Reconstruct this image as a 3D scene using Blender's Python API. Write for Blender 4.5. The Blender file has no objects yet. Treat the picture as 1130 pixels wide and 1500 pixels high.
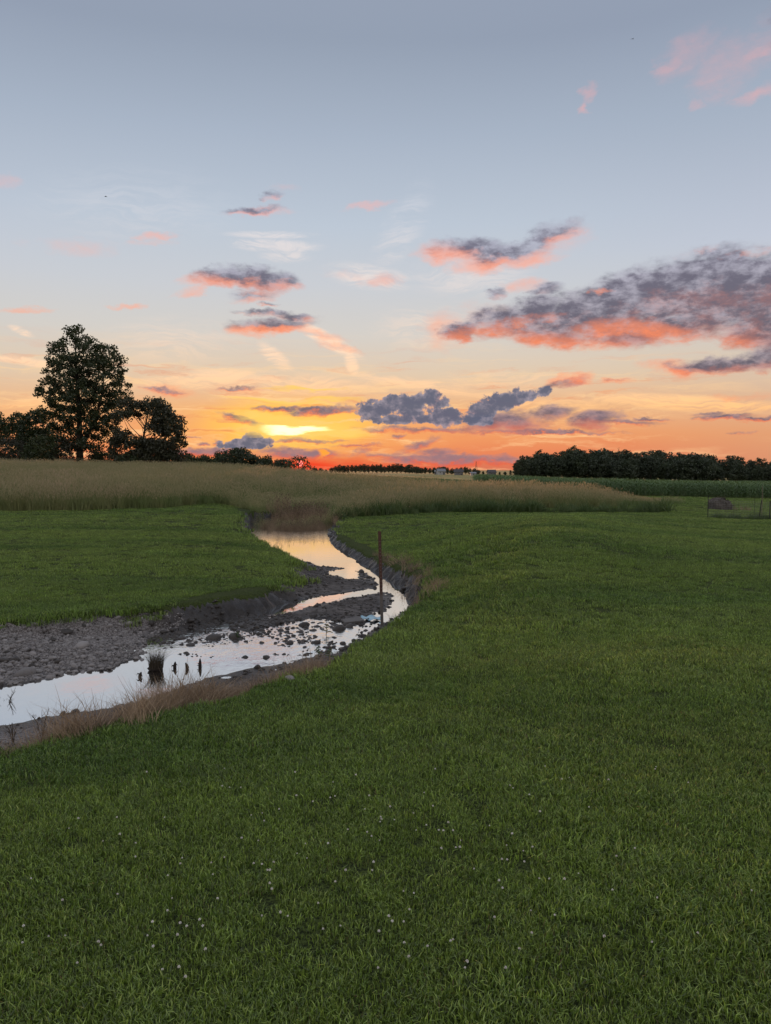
import bpy, bmesh, math, random
import numpy as np
from mathutils import Vector, Matrix, noise as mnoise

random.seed(7)
RNG = np.random.default_rng(11)
scene = bpy.context.scene
COL = scene.collection
R = math.radians

# ------------------------------------------------------------------ camera
F_PX, CX, CY = 1127.0, 565.0, 750.0            # focal length and centre, photo pixels
CAM_H, PITCH = 1.65, math.atan(62.0 / 1127.0)
cam_data = bpy.data.cameras.new('camera')
cam_data.sensor_fit = 'VERTICAL'
cam_data.sensor_height = 36.0
cam_data.lens = 36.0 * F_PX / 1500.0
cam_data.clip_start, cam_data.clip_end = 0.05, 20000
cam = bpy.data.objects.new('camera', cam_data)
COL.objects.link(cam)
cam.location = (0, 0, CAM_H)
cam.rotation_euler = (R(90) - PITCH, 0, 0)
scene.camera = cam
scene.view_settings.view_transform = 'Standard'
scene.view_settings.look = 'None'
scene.view_settings.exposure = 0.15
scene.view_settings.gamma = 1.0
scene.view_settings.use_curve_mapping = False
scene.cycles.max_bounces = 6
scene.cycles.diffuse_bounces = 3
scene.cycles.transparent_max_bounces = 6
scene.cycles.caustics_reflective = False
scene.cycles.caustics_refractive = False


def px_dir(px, py):
    """direction of a photo pixel in world axes (used to measure the sky and the ground)"""
    dx, dy = (px - CX) / F_PX, (CY - py) / F_PX
    c, s = math.cos(PITCH), math.sin(PITCH)
    return Vector((dx, c + dy * s, -s + dy * c))


def px_sky(px, py):
    d = px_dir(px, py)
    return math.degrees(math.atan2(d.x, d.y)), math.degrees(math.atan2(d.z, math.hypot(d.x, d.y)))


def lin(r, g, b):
    f = lambda c: (c / 255 / 12.92) if c / 255 <= 0.04045 else ((c / 255 + 0.055) / 1.055) ** 2.4
    return (f(r), f(g), f(b), 1.0)


# ------------------------------------------------------------------ node helper
class NG:
    def __init__(self, tree):
        self.t = tree

    def new(self, kind, **kw):
        n = self.t.nodes.new(kind)
        for k, v in kw.items():
            setattr(n, k, v)
        return n

    def put(self, sock, v):
        if hasattr(v, 'is_linked') or isinstance(v, bpy.types.NodeSocket):
            self.t.links.new(v, sock)
        elif v is not None:
            sock.default_value = v

    def m(self, op, a, b=None, c=None, clamp=False):
        n = self.new('ShaderNodeMath', operation=op, use_clamp=clamp)
        for i, v in enumerate((a, b, c)):
            if v is not None:
                self.put(n.inputs[i], v)
        return n.outputs[0]

    def v(self, op, a, b=None, out=0, scale=None):
        n = self.new('ShaderNodeVectorMath', operation=op)
        self.put(n.inputs[0], a)
        if b is not None:
            self.put(n.inputs[1], b)
        if scale is not None:
            self.put(n.inputs['Scale'], scale)
        return n.outputs[out]

    def xyz(self, x, y, z=0.0):
        n = self.new('ShaderNodeCombineXYZ')
        for i, v in enumerate((x, y, z)):
            self.put(n.inputs[i], v)
        return n.outputs[0]

    def sep(self, v):
        n = self.new('ShaderNodeSeparateXYZ')
        self.put(n.inputs[0], v)
        return n.outputs

    def noise(self, vec, scale, detail=4, rough=0.55, dist=0.0, color=False):
        n = self.new('ShaderNodeTexNoise')
        self.put(n.inputs['Vector'], vec)
        self.put(n.inputs['Scale'], scale)
        n.inputs['Detail'].default_value = detail
        n.inputs['Roughness'].default_value = rough
        n.inputs['Distortion'].default_value = dist
        return n.outputs[1 if color else 0]

    def nvec(self, vec, scale, detail=4, rough=0.55, dist=0.0, amp=(1, 1, 1)):
        """centred noise vector, without implicit colour/vector conversions"""
        n = self.new('ShaderNodeSeparateColor')
        self.put(n.inputs[0], self.noise(vec, scale, detail, rough, dist, color=True))
        c = [self.m('MULTIPLY_ADD', n.outputs[i], amp[i], -0.5 * amp[i]) if amp[i] else 0.0 for i in range(3)]
        return self.xyz(*c)

    def map(self, v, a0, a1, b0=0.0, b1=1.0, smooth=True):
        n = self.new('ShaderNodeMapRange', interpolation_type='SMOOTHSTEP' if smooth else 'LINEAR')
        for i, x in enumerate((v, a0, a1, b0, b1)):
            self.put(n.inputs[i], x)
        return n.outputs[0]

    def mix(self, f, a, b, blend='MIX'):
        n = self.new('ShaderNodeMix', data_type='RGBA', blend_type=blend)
        n.clamp_factor = True
        self.put(n.inputs[0], f)
        self.put(n.inputs[6], a)
        self.put(n.inputs[7], b)
        return n.outputs[2]

    def ramp(self, f, stops, interp='LINEAR'):
        n = self.new('ShaderNodeValToRGB')
        n.color_ramp.interpolation = interp
        el = n.color_ramp.elements
        while len(el) < len(stops):
            el.new(0.5)
        for e, (p, c) in zip(el, stops):
            e.position = p
            e.color = c
        self.put(n.inputs[0], f)
        return n.outputs[0]

    def mapping(self, v, loc=(0, 0, 0), rot=(0, 0, 0), scale=(1, 1, 1), kind='POINT'):
        n = self.new('ShaderNodeMapping', vector_type=kind)
        self.put(n.inputs[0], v)
        n.inputs[1].default_value = loc
        n.inputs[2].default_value = rot
        n.inputs[3].default_value = scale
        return n.outputs[0]


# ------------------------------------------------------------------ sky
SUN_AZ, SUN_EL = px_sky(440, 679)


def build_sky():
    w = bpy.data.worlds.new('World')
    scene.world = w
    w.use_nodes = True
    t = w.node_tree
    t.nodes.clear()
    g = NG(t)
    d = g.new('ShaderNodeTexCoord').outputs['Generated']
    x, y, z = g.sep(d)
    az = g.m('MULTIPLY', g.m('ARCTAN2', x, y), 57.29578)
    el = g.m('MULTIPLY', g.m('ARCSINE', z), 57.29578)
    P = g.xyz(az, el, 0.0)

    # blobs are written in photo pixels: (x, y, half width, half height, tilt, strength)
    B = [-400, 400, -100, 100]                # the patch of sky (azimuth, elevation) now being written

    def blobs(p, items, upright=False):
        """height of a field of soft ellipses; with upright also how high in its own cloud each point lies"""
        acc = num = den = None
        for it in items:
            cx, cy, rx, ry = it[:4]
            rot = it[4] if len(it) > 4 else 0.0
            amp = it[5] if len(it) > 5 else 1.0
            a0, e0 = px_sky(cx, cy)
            c, s = math.cos(R(rot)), math.sin(R(rot))
            a1, e1 = px_sky(cx + rx * c, cy - rx * s)
            a2, e2 = px_sky(cx + ry * s, cy + ry * c)
            L1, L2 = math.hypot(a1 - a0, e1 - e0), math.hypot(a2 - a0, e2 - e0)
            th = math.atan2(e1 - e0, a1 - a0)
            k = math.sqrt(1 + 1.5 / amp)
            ha = k * math.hypot(L1 * math.cos(th), L2 * math.sin(th)) + 0.9
            he = k * math.hypot(L1 * math.sin(th), L2 * math.cos(th)) + 0.6
            if a0 + ha < B[0] or a0 - ha > B[1] or e0 + he < B[2] or e0 - he > B[3]:
                continue                      # reaches nothing in this patch
            q = g.v('SUBTRACT', p, (a0, e0, 0))
            u = g.v('DOT_PRODUCT', q, (math.cos(th) / L1, math.sin(th) / L1, 0), out=1)
            w2 = g.v('DOT_PRODUCT', q, (-math.sin(th) / L2, math.cos(th) / L2, 0), out=1)
            dd = g.m('MULTIPLY_ADD', w2, w2, g.m('MULTIPLY', u, u))
            v = g.m('MULTIPLY_ADD', dd, -amp, amp)
            acc = g.m('MAXIMUM', v, -2.0 if acc is None else acc)
            if upright:
                wt = g.m('MAXIMUM', g.m('ADD', v, 0.6), 0.0)
                wt = g.m('MULTIPLY', wt, wt)
                num = g.m('MULTIPLY_ADD', wt, w2, 0.0 if num is None else num)
                den = g.m('ADD', wt, 1e-4 if den is None else den)
        if upright:
            return acc, (None if acc is None else g.m('DIVIDE', num, den))
        return acc

    # ---- clear sky, read off the photograph by elevation, but unseen zenith brightened to light the ground; cooler away from the sun
    ey = lambda py: (px_sky(565, py)[1] + 6) / 96.0
    e01 = g.m('MULTIPLY_ADD', el, 1 / 96.0, 6 / 96.0)
    wob = g.m('MULTIPLY_ADD', g.noise(g.mapping(P, scale=(0.03, 0.10, 1)), 1.0, 3, 0.5), 0.012, -0.006)
    e01 = g.m('ADD', e01, wob)
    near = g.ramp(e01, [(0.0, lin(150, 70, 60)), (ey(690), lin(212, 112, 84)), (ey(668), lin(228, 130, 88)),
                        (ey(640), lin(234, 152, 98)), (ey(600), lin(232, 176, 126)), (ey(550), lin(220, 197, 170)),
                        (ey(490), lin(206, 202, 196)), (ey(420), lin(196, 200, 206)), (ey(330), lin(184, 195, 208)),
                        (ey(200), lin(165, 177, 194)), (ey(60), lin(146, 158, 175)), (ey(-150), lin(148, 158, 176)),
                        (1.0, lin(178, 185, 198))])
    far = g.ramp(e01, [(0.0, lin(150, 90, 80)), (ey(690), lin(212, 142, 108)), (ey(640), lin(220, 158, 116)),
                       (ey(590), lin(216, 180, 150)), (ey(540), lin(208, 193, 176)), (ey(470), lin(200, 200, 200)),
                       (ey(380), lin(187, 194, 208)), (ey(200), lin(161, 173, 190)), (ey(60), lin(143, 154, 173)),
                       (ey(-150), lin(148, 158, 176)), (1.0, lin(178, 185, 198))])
    # angle from the sun, decided along the horizon
    sx, sy = math.sin(R(SUN_AZ)), math.cos(R(SUN_AZ))
    cosz = g.m('ADD', g.m('MULTIPLY', x, sx), g.m('MULTIPLY', y, sy))
    away = g.map(cosz, 0.97, 0.80)
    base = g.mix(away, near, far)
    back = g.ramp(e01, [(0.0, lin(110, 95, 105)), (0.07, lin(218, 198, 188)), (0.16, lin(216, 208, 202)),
                        (0.35, lin(198, 200, 206)), (1.0, lin(178, 185, 198))])  # sky behind the camera, brightened to light the ground
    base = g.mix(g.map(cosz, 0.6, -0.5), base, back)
    # the physical sky for the same low sun, mixed in
    st = g.new('ShaderNodeTexSky', sky_type='NISHITA')
    st.sun_disc = False
    st.sun_elevation = R(max(SUN_EL, 0.4))
    st.sun_rotation = R(SUN_AZ)
    st.dust_density = 2.0
    st.ozone_density = 2.0
    phys = g.mix(1.0, st.outputs[0], (0.1, 0.1, 0.1, 1), 'MULTIPLY')
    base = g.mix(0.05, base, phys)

    def veil(b, col, f):
        return g.mix(f, b, col)

    main_g = g

    def patch(base, bounds):
        """all clouds of one patch of the sky over the clear sky, as a node group; only what reaches the patch is written"""
        nonlocal g
        gt = bpy.data.node_groups.new('sky_patch', 'ShaderNodeTree')
        for nm, kind in (('P', 'Vector'), ('el', 'Float'), ('e01', 'Float'), ('cosz', 'Float'), ('base', 'Color')):
            gt.interface.new_socket(nm, in_out='INPUT', socket_type='NodeSocket' + kind)
        gt.interface.new_socket('sky', in_out='OUTPUT', socket_type='NodeSocketColor')
        g = NG(gt)
        gi, go = g.new('NodeGroupInput'), g.new('NodeGroupOutput')
        res = write_patch(*gi.outputs[:5], bounds)
        gt.links.new(res, go.inputs[0])
        g = main_g
        n = g.new('ShaderNodeGroup')
        n.node_tree = gt
        for sock, v in zip(n.inputs, (P, el, e01, cosz, base)):
            t.links.new(v, sock)
        return n.outputs[0]

    def write_patch(P, el, e01, cosz, base, bounds):
        B[:] = bounds
        tag_ = len(bpy.data.node_groups) * 1e-6      # keeps each patch's nodes its own, so a ray works through one patch only
        P = g.v('ADD', P, (tag_, tag_, 0))
        e01 = g.m('ADD', e01, tag_ * 1e-2)
        low = bounds[2] < 10.0
        # ---- warm glow round the sun and through the gap above it
        P2 = g.v('ADD', P, g.nvec(g.mapping(P, scale=(0.25, 1.2, 1)), 1.0, 4, 0.6, amp=(1.6, 1.6, 0)))

        def glow(b, p, px, py, rx, ry, col, k, pw=1.6):
            f = blobs(p, [(px, py, rx, ry)])
            if f is None:
                return b
            f = g.m('MULTIPLY', g.m('POWER', g.map(f, 0.0, 1.0), pw), k)
            return g.mix(f, b, col)

        base = glow(base, P, 425, 640, 300, 85, lin(244, 172, 96), 0.55)
        base = glow(base, P2, 500, 694, 230, 30, lin(226, 70, 42), 0.85)
        base = glow(base, P2, 425, 622, 170, 50, lin(255, 196, 84), 0.95, 1.3)
        base = glow(base, P2, 434, 628, 120, 34, (1.0, 0.56, 0.12, 1), 0.85, 1.2)
        if low:
            # fine level streaks of thin high cloud towards the horizon
            lowmask = g.m('MULTIPLY', g.map(el, 10.5, 4.5), g.map(cosz, 0.78, 0.985))
            s1 = g.noise(g.mapping(P2, rot=(0, 0, R(-3)), scale=(0.10, 1.3, 1)), 1.0, 6, 0.62)
            base = g.mix(g.m('MULTIPLY', g.m('MULTIPLY', g.map(s1, 0.48, 0.68), lowmask), 0.7), base, lin(253, 208, 150))
            s2 = g.noise(g.mapping(P2, loc=(31, 7, 0), rot=(0, 0, R(2)), scale=(0.13, 1.7, 1)), 1.0, 5, 0.62)
            base = g.mix(g.m('MULTIPLY', g.m('MULTIPLY', g.map(s2, 0.52, 0.72), lowmask), 0.65), base, lin(224, 128, 86))

        # ---- noise shared by the cloud layers
        pf = g.mapping(P, scale=(0.55, 1.0, 1))
        n_big = g.noise(pf, 0.55, 9, 0.62, 0.2)
        n_soft = g.noise(g.mapping(P, scale=(0.34, 0.95, 1)), 0.8, 5, 0.50, 0.5)
        n_col = g.nvec(pf, 1.1, 8, 0.62, 0.15)
        nfx, nfy, nfz = [g.m('ADD', o, 0.5) for o in g.sep(n_col)]
        PW = g.v('ADD', P, g.v('MULTIPLY', n_col, (2.6, 1.2, 0)))

        # ---- cream cirrus: long combed wisps
        wis = blobs(P, [(395, 344, 80, 7, 0, 1.0), (405, 360, 80, 12, -2, 1.0), (420, 375, 45, 12, 0, .7), (480, 498, 66, 13, -28, 1.1), (515, 530, 12, 30, 15, 1.0),
                        (405, 525, 40, 14, -40, .9), (540, 405, 75, 22, -8, .8), (30, 528, 85, 8, -9, 1.1), (32, 485, 24, 7, -20, .9), (300, 555, 110, 18, 4, .9),
                        (430, 562, 150, 20, -3, .8), (620, 565, 160, 12, -8, .7), (1000, 590, 220, 14, -3, 1.0), (800, 596, 130, 14, 2, .8), (60, 590, 120, 14, 8, .7),
                        (590, 335, 90, 34, 60, .5), (690, 405, 110, 40, 0, .5), (620, 480, 90, 40, 0, .4), (260, 500, 120, 40, 0, .35), (200, 300, 160, 60, 0, .3), (750, 560, 120, 20, 0, .5)])
        if wis is not None:
            pc = g.v('ADD', P, g.nvec(g.mapping(P, scale=(0.2, 0.35, 1)), 1.0, 4, 0.5, amp=(5.0, 3.0, 0)))
            comb = g.noise(g.mapping(pc, rot=(0, 0, R(-12)), scale=(0.2, 2.0, 1)), 1.0, 7, 0.66)
            comb2 = g.noise(g.mapping(pc, loc=(9, 3, 0), rot=(0, 0, R(52)), scale=(0.35, 2.2, 1)), 1.0, 6, 0.62)
            wf = g.m('MULTIPLY', g.map(wis, -0.1, 0.9), g.map(g.m('MULTIPLY_ADD', wis, 0.10, g.m('MAXIMUM', comb, g.m('SUBTRACT', comb2, .06))), 0.41, 0.70))
            warmw = g.ramp(e01, [(ey(610), lin(255, 196, 130)), (ey(520), lin(250, 214, 182)), (ey(420), lin(226, 214, 208)), (ey(300), lin(204, 206, 214))])
            base = veil(base, warmw, wf)

        # ---- pink and orange lit veils
        pink = blobs(PW, [(228, 346, 40, 8, 2, 1.0), (218, 356, 44, 8, 2, .55), (115, 362, 80, 14, -4, .4), (540, 300, 46, 8, 8, .9), (560, 411, 36, 13, 0, .8), (520, 405, 50, 10, -4, .4),
                          (38, 455, 50, 6, 1, .9), (188, 448, 32, 5, 0, .85), (8, 268, 26, 14, 0, .5), (298, 408, 42, 14, 12, 1.0), (285, 426, 36, 9, 14, .9), (395, 310, 46, 9, 0, .6), (415, 275, 22, 8, 0, .4),
                          (385, 482, 78, 12, 2, 1.3), (460, 488, 60, 9, -14, .8), (500, 510, 50, 7, -14, .75),
                          (660, 372, 66, 22, -8, 1.1), (700, 388, 56, 18, 6, 1.2), (775, 384, 66, 12, 10, 1.0), (830, 352, 46, 26, 20, .45),
                          (654, 480, 40, 36, 10, .75), (770, 418, 36, 12, 8, .8), (700, 470, 70, 30, 0, .5), (645, 505, 40, 16, 0, .5),
                          (862, 136, 17, 14, 20, .9), (857, 157, 10, 15, -25, 1.0), (985, 94, 34, 13, 25, .75), (1012, 78, 56, 34, 28, .6), (1060, 95, 70, 48, 20, .55), (1050, 120, 56, 28, 0, .5),
                          (1115, 78, 46, 12, 24, .75), (1112, 135, 46, 14, 26, .72), (1130, 55, 50, 40, 30, .5), (1020, 150, 14, 8, 0, .5),
                          (838, 554, 44, 12, 8, 1.3), (905, 558, 30, 5, 0, 1.0), (1100, 582, 60, 7, 2, .6), (1000, 540, 80, 14, -6, 1.2), (240, 572, 66, 9, -4, .75), (350, 572, 60, 8, 0, .55)])
        if pink is not None:
            pk = g.m('ADD', pink, g.m('ADD', g.m('MULTIPLY_ADD', n_big, 1.3, -0.74), g.m('MULTIPLY_ADD', nfz, 0.9, -0.45)))
            pcol = g.ramp(e01, [(ey(600), lin(248, 136, 90)), (ey(480), lin(250, 160, 120)), (ey(380), lin(245, 170, 146)), (ey(280), lin(238, 172, 164)), (ey(90), lin(208, 164, 170))])
            base = veil(base, pcol, g.m('MULTIPLY', g.map(pk, -0.2, 1.8), 0.97))

        # ---- grey clouds with sunlit undersides
        slate = g.ramp(e01, [(ey(690), lin(152, 116, 122)), (ey(655), lin(138, 112, 120)), (ey(620), lin(108, 96, 108)), (ey(560), lin(98, 92, 104)), (ey(480), lin(98, 94, 108)), (ey(360), lin(108, 105, 122)), (ey(60), lin(128, 128, 144))])
        pale = g.ramp(e01, [(ey(690), lin(186, 126, 116)), (ey(620), lin(156, 128, 132)), (ey(520), lin(158, 148, 156)), (ey(380), lin(166, 166, 182)), (ey(60), lin(150, 152, 168))])
        lcol = g.ramp(e01, [(ey(690), lin(226, 84, 50)), (ey(620), lin(242, 122, 78)), (ey(500), lin(248, 136, 88)), (ey(380), lin(240, 154, 126)), (ey(300), lin(232, 166, 158))])

        n_fine = g.noise(g.mapping(P, rot=(0, 0, R(-10)), scale=(1.3, 2.6, 1)), 1.0, 6, 0.6, 0.2)

        def grey(base, items, lits, n1, e0, e1, a1, a2, opac, a3=0.3, gain=0.9):
            f, up = blobs(PW, items, True)
            if f is None:
                return base
            dens = g.m('ADD', f, g.m('ADD', g.m('MULTIPLY_ADD', n1, a1, -0.5 * a1), g.m('MULTIPLY_ADD', n_fine, a3, g.m('MULTIPLY_ADD', nfz, a2, -0.5 * a2 - 0.5 * a3))))
            alpha = g.map(dens, e0, e1)
            thick = g.map(dens, 0.3, 1.6)
            col = g.mix(g.map(g.m('ADD', g.m('MULTIPLY_ADD', n_fine, 0.12, g.m('MULTIPLY', nfx, 0.88)), g.m('MULTIPLY', thick, 0.13)), 0.40, 0.68), pale, slate)
            # undersides catch the light of the sun below them
            under = g.m('MULTIPLY', g.map(g.m('ADD', up, g.m('MULTIPLY_ADD', n_fine, 0.9, g.m('MULTIPLY_ADD', nfy, 0.8, -0.85))), 0.15, -0.75), gain)
            col = g.mix(under, col, lcol)
            lf = blobs(PW, lits)
            if lf is not None:
                lit = g.map(g.m('ADD', lf, g.m('ADD', g.m('MULTIPLY_ADD', nfy, 2.2, -1.1), g.m('MULTIPLY_ADD', n_fine, 2.0, -1.05))), -0.15, 1.35)
                lc = g.mix(g.m('MULTIPLY', g.map(n_fine, 0.44, 0.64), 0.55), lcol, g.mix(0.5, lcol, slate))
                col = g.mix(g.m('MULTIPLY', lit, 0.92), col, lc)
            return veil(base, col, g.m('MULTIPLY', alpha, opac))

        # smooth lens-shaped ones and thin bars
        base = grey(base, [(330, 404, 54, 20, 4, 1.2), (388, 408, 58, 21, -6, 1.3), (420, 412, 26, 15, 0, 1.0), (375, 432, 54, 14, 8, .7), (395, 446, 14, 5, 0, .6),
                           (408, 462, 66, 8, -3, 1.0), (395, 476, 74, 13, 2, .9), (375, 309, 50, 9, 4, .95), (398, 288, 19, 9, 8, .85), (355, 308, 22, 6, 0, .6),
                           (690, 364, 78, 20, -4, 1.0), (745, 372, 70, 18, 14, 1.0), (795, 356, 56, 24, 30, .8), (824, 338, 44, 16, 24, .6), (1150, 45, 40, 50, 30, .5),
                           (1060, 611, 56, 6, 2, .9), (1110, 615, 44, 4, 0, .7), (1040, 606, 34, 4, 0, .7), (610, 629, 110, 5, -1, .9), (1088, 634, 18, 3, 0, .6), (905, 558, 18, 3, 0, .5),
                           (355, 614, 44, 7, -14, 1.1), (405, 600, 44, 5, 0, 1.1), (470, 603, 54, 7, 4, 1.1), (508, 598, 32, 7, 6, .8), (412, 616, 22, 4, 4, .9),
                           (238, 572, 44, 4, -4, .8), (350, 570, 38, 4, 0, .7), (280, 641, 18, 3, 0, .8), (297, 650, 8, 4, 0, .8), (316, 648, 6, 7, 0, .6),
                           (612, 652, 38, 8, 18, 1.0), (634, 645, 14, 7, 20, .7), (585, 638, 12, 5, 12, .8), (455, 645, 66, 4, -1, .9), (520, 652, 44, 3, 0, .8), (430, 640, 30, 4, -6, .7),
                           (440, 665, 66, 10, 0, 1.2), (395, 658, 36, 8, 0, .8), (528, 662, 18, 8, 20, .8), (560, 668, 60, 6, 0, .7), (655, 674, 115, 10, 0, 1.5), (640, 663, 44, 9, 0, 1.0), (300, 664, 100, 9, 0, 1.1), (730, 674, 74, 10, 0, 1.1),
                           (955, 614, 38, 4, -2, .9), (915, 619, 64, 5, -3, .8), (790, 633, 150, 4, 0, .9)],
                    [(295, 412, 40, 14, 0, .8), (375, 424, 70, 8, 0, .5), (395, 484, 80, 8, 2, 1.0), (455, 468, 16, 8, 0, .8), (395, 302, 30, 5, 0, .6),
                     (650, 376, 56, 20, -6, .9), (720, 392, 60, 12, 4, .9), (790, 384, 46, 10, 10, .8), (610, 632, 110, 4, 0, .6), (905, 560, 26, 3, 0, .7), (775, 637, 150, 3, 0, .7),
                     (445, 674, 60, 5, 0, .8), (540, 655, 60, 8, 0, .6), (760, 682, 40, 6, 0, .5), (250, 577, 40, 4, 0, .6), (415, 612, 70, 4, 0, .5), (980, 618, 40, 3, 0, .5)],
                    n_soft, -0.1, 1.05, 1.5, 0.45, 0.95)
        # the big ragged bank on the right, and broken pieces below it
        rag = g.noise(g.mapping(P, rot=(0, 0, R(-12)), scale=(0.42, 1.15, 1)), 0.75, 8, 0.58, 0.35) if bounds[1] > 0 else None
        if rag is not None:
            base = grey(base, [(676, 486, 36, 15, 6, 1.2), (735, 470, 64, 26, 10, 1.1), (790, 462, 64, 32, 12, 1.1), (800, 424, 30, 12, 8, .8), (727, 430, 20, 9, 10, .8),
                               (850, 464, 84, 42, 8, 1.2), (800, 490, 95, 22, -4, 1.0), (925, 438, 100, 48, 16, 1.2), (900, 478, 110, 36, 0, 1.2), (985, 420, 105, 46, 14, 1.2), (1050, 422, 105, 62, 10, 1.4),
                               (1010, 470, 120, 34, 0, 1.2), (1110, 430, 120, 68, 8, 1.4), (1120, 480, 110, 36, 0, 1.2), (870, 430, 66, 10, 14, .7), (1065, 534, 95, 14, 3, 1.1), (1125, 525, 60, 20, 6, 1.1), (1010, 540, 56, 8, -8, .7), (1140, 500, 60, 22, 0, .8),
                               (740, 618, 74, 20, 2, 1.0), (800, 606, 50, 15, 12, .9), (868, 614, 42, 18, 6, 1.0), (830, 560, 32, 8, 14, .7)],
                        [(668, 494, 40, 12, 0, .8), (720, 488, 76, 15, -4, .8), (800, 503, 104, 17, -4, 1.0), (860, 508, 74, 15, 0, 1.0), (890, 480, 76, 16, 8, .8), (955, 482, 90, 15, -8, .9), (760, 470, 70, 10, 8, .5), (1000, 500, 60, 14, 0, .9), (1065, 502, 60, 12, 0, .8),
                         (1110, 368, 46, 10, 8, .5), (880, 426, 16, 5, 0, .7), (1030, 366, 50, 6, 14, .5), (985, 543, 46, 7, -6, 1.1), (1080, 549, 90, 6, 2, 1.0), (838, 552, 42, 9, 8, .8), (740, 628, 60, 8, 0, .5), (865, 622, 30, 7, 0, .5)],
                        rag, -0.25, 0.95, 1.7, 0.6, 0.97, 0.45, 0.32)

        # ---- slate cumulus low over the fields: crisp heaped tops
        cum = blobs(P, [(552, 600, 32, 18, 0, 1.0), (575, 588, 16, 12, 0, 1.0), (600, 596, 38, 20, 0, 1.1), (628, 583, 22, 16, 0, 1.1), (648, 590, 14, 10, 0, .7), (654, 612, 28, 16, 0, 1.1), (590, 614, 74, 9, 0, .9),
                        (706, 604, 28, 18, 14, 1.1), (735, 588, 42, 17, 14, 1.1), (768, 580, 30, 11, 10, .9), (795, 574, 18, 8, 20, .7), (700, 616, 28, 8, 0, .8),
                        (362, 651, 46, 8, 0, 1.0), (372, 642, 18, 11, 0, 1.0), (388, 648, 20, 8, 0, .8)])
        if cum is not None:
            pv = g.v('ADD', P, g.v('SCALE', n_col, scale=1.3))
            vor = g.new('ShaderNodeTexVoronoi', feature='SMOOTH_F1')
            g.put(vor.inputs['Vector'], pv)
            vor.inputs['Scale'].default_value = 1.2
            vor.inputs['Smoothness'].default_value = 0.6
            heap = g.m('MULTIPLY_ADD', vor.outputs[0], -0.5, 0.26)
            fine = g.noise(P, 1.5, 7, 0.62)
            cd = g.m('ADD', cum, g.m('ADD', heap, g.m('ADD', g.m('MULTIPLY_ADD', n_big, 1.2, -0.6), g.m('MULTIPLY_ADD', fine, 2.6, -1.3))))
            cf = g.map(cd, 0.05, 0.42)
            shade = g.map(g.m('ADD', g.m('MULTIPLY', cum, .7), g.m('MULTIPLY_ADD', nfx, 2.4, g.m('MULTIPLY_ADD', fine, 2.6, -2.5))), -0.3, 0.8)
            ccol = g.mix(shade, lin(150, 142, 154), lin(90, 96, 116))
            ccol = g.mix(g.m('MULTIPLY', g.map(g.m('ADD', nfy, g.m('MULTIPLY', cd, -0.25)), 0.40, 0.62), 0.5), ccol, lin(186, 142, 140))
            base = veil(base, ccol, g.m('MULTIPLY', cf, 0.96))

        # ---- bright gap above the sun, the glow under the bank, and the disc itself
        gap = blobs(P2, [(432, 627, 84, 13, 0, 1.1), (405, 614, 62, 8, -4, .9), (480, 632, 60, 6, 0, .8), (445, 572, 60, 3, 0, .6), (400, 588, 80, 3, -3, .6), (480, 585, 50, 3, 3, .5)])
        if gap is not None:
            gp = g.map(g.m('ADD', gap, g.m('MULTIPLY_ADD', n_big, 1.2, -0.6)), -0.5, 1.1)
            base = g.mix(gp, base, (0.95, 0.60, 0.13, 1))
            hot = blobs(P2, [(434, 627, 48, 6, 0, 1.3)])
            if hot is not None:
                base = g.mix(g.m('POWER', g.map(hot, -0.9, 1.1), 1.5), base, (1.7, 1.42, 0.72, 1))
        redg = blobs(P2, [(472, 665, 10, 8, 0, .9)])
        if redg is not None:
            base = g.mix(g.map(redg, 0.0, 0.8), base, lin(255, 160, 60))
        ember = blobs(P, [(440, 682, 70, 11, 0, 1.0)])
        if ember is not None:
            base = g.mix(g.m('MULTIPLY', g.map(ember, 0.0, 1.0), 0.8), base, lin(236, 56, 30))
            a0, e0 = px_sky(440, 679)
            sd = g.v('LENGTH', g.v('SUBTRACT', P, (a0, e0, 0)), out=1)
            base = g.mix(g.map(sd, 0.26, 0.16), base, (2.2, 0.42, 0.34, 1))
        if low:
            base = g.mix(g.map(el, -0.5, -3.0), base, lin(70, 62, 58))
        return base

    def shade(c):
        bg = g.new('ShaderNodeBackground')
        g.put(bg.inputs[0], c)
        return bg.outputs[0]

    def split(fac, lo, hi):
        n = g.new('ShaderNodeMixShader')
        g.put(n.inputs[0], fac)
        t.links.new(lo, n.inputs[1])
        t.links.new(hi, n.inputs[2])
        return n.outputs[0]

    # the sky is written patch by patch so that each ray works through only a few clouds
    AL, AR, EB, ET = -33.0, 33.0, -4.0, 36.0
    ga = lambda v: g.m('GREATER_THAN', az, v)
    ge = lambda v: g.m('GREATER_THAN', el, v)
    e_top, e_mid = 18.3, 7.9

    def row(eb, et, cuts):
        edges = [AL] + cuts + [AR]
        out = shade(patch(base0, (edges[0], edges[1], eb, et)))
        for a, b2 in zip(edges[1:-1], edges[2:]):
            out = split(ga(a), out, shade(patch(base0, (a, b2, eb, et))))
        return out

    base0 = base
    low_row = row(EB, e_mid, [-12.0, -7.5, 1.5, 13.0])
    mid_row = row(e_mid, e_top, [-4.5, 4.0, 14.0])
    top_row = row(e_top, ET, [11.5])
    front = split(ge(e_mid), low_row, split(ge(e_top), mid_row, top_row))
    # everywhere else the same kind of broken thin cloud goes on
    around = g.map(y, 0.66, 0.35)
    n_out = g.noise(g.v('MULTIPLY', d, (3.0, 3.0, 8.0)), 1.0, 5, 0.6, 0.4)
    of = g.m('MULTIPLY', g.m('MULTIPLY', g.map(n_out, 0.54, 0.70), around), g.map(el, 2.0, 8.0))
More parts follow.
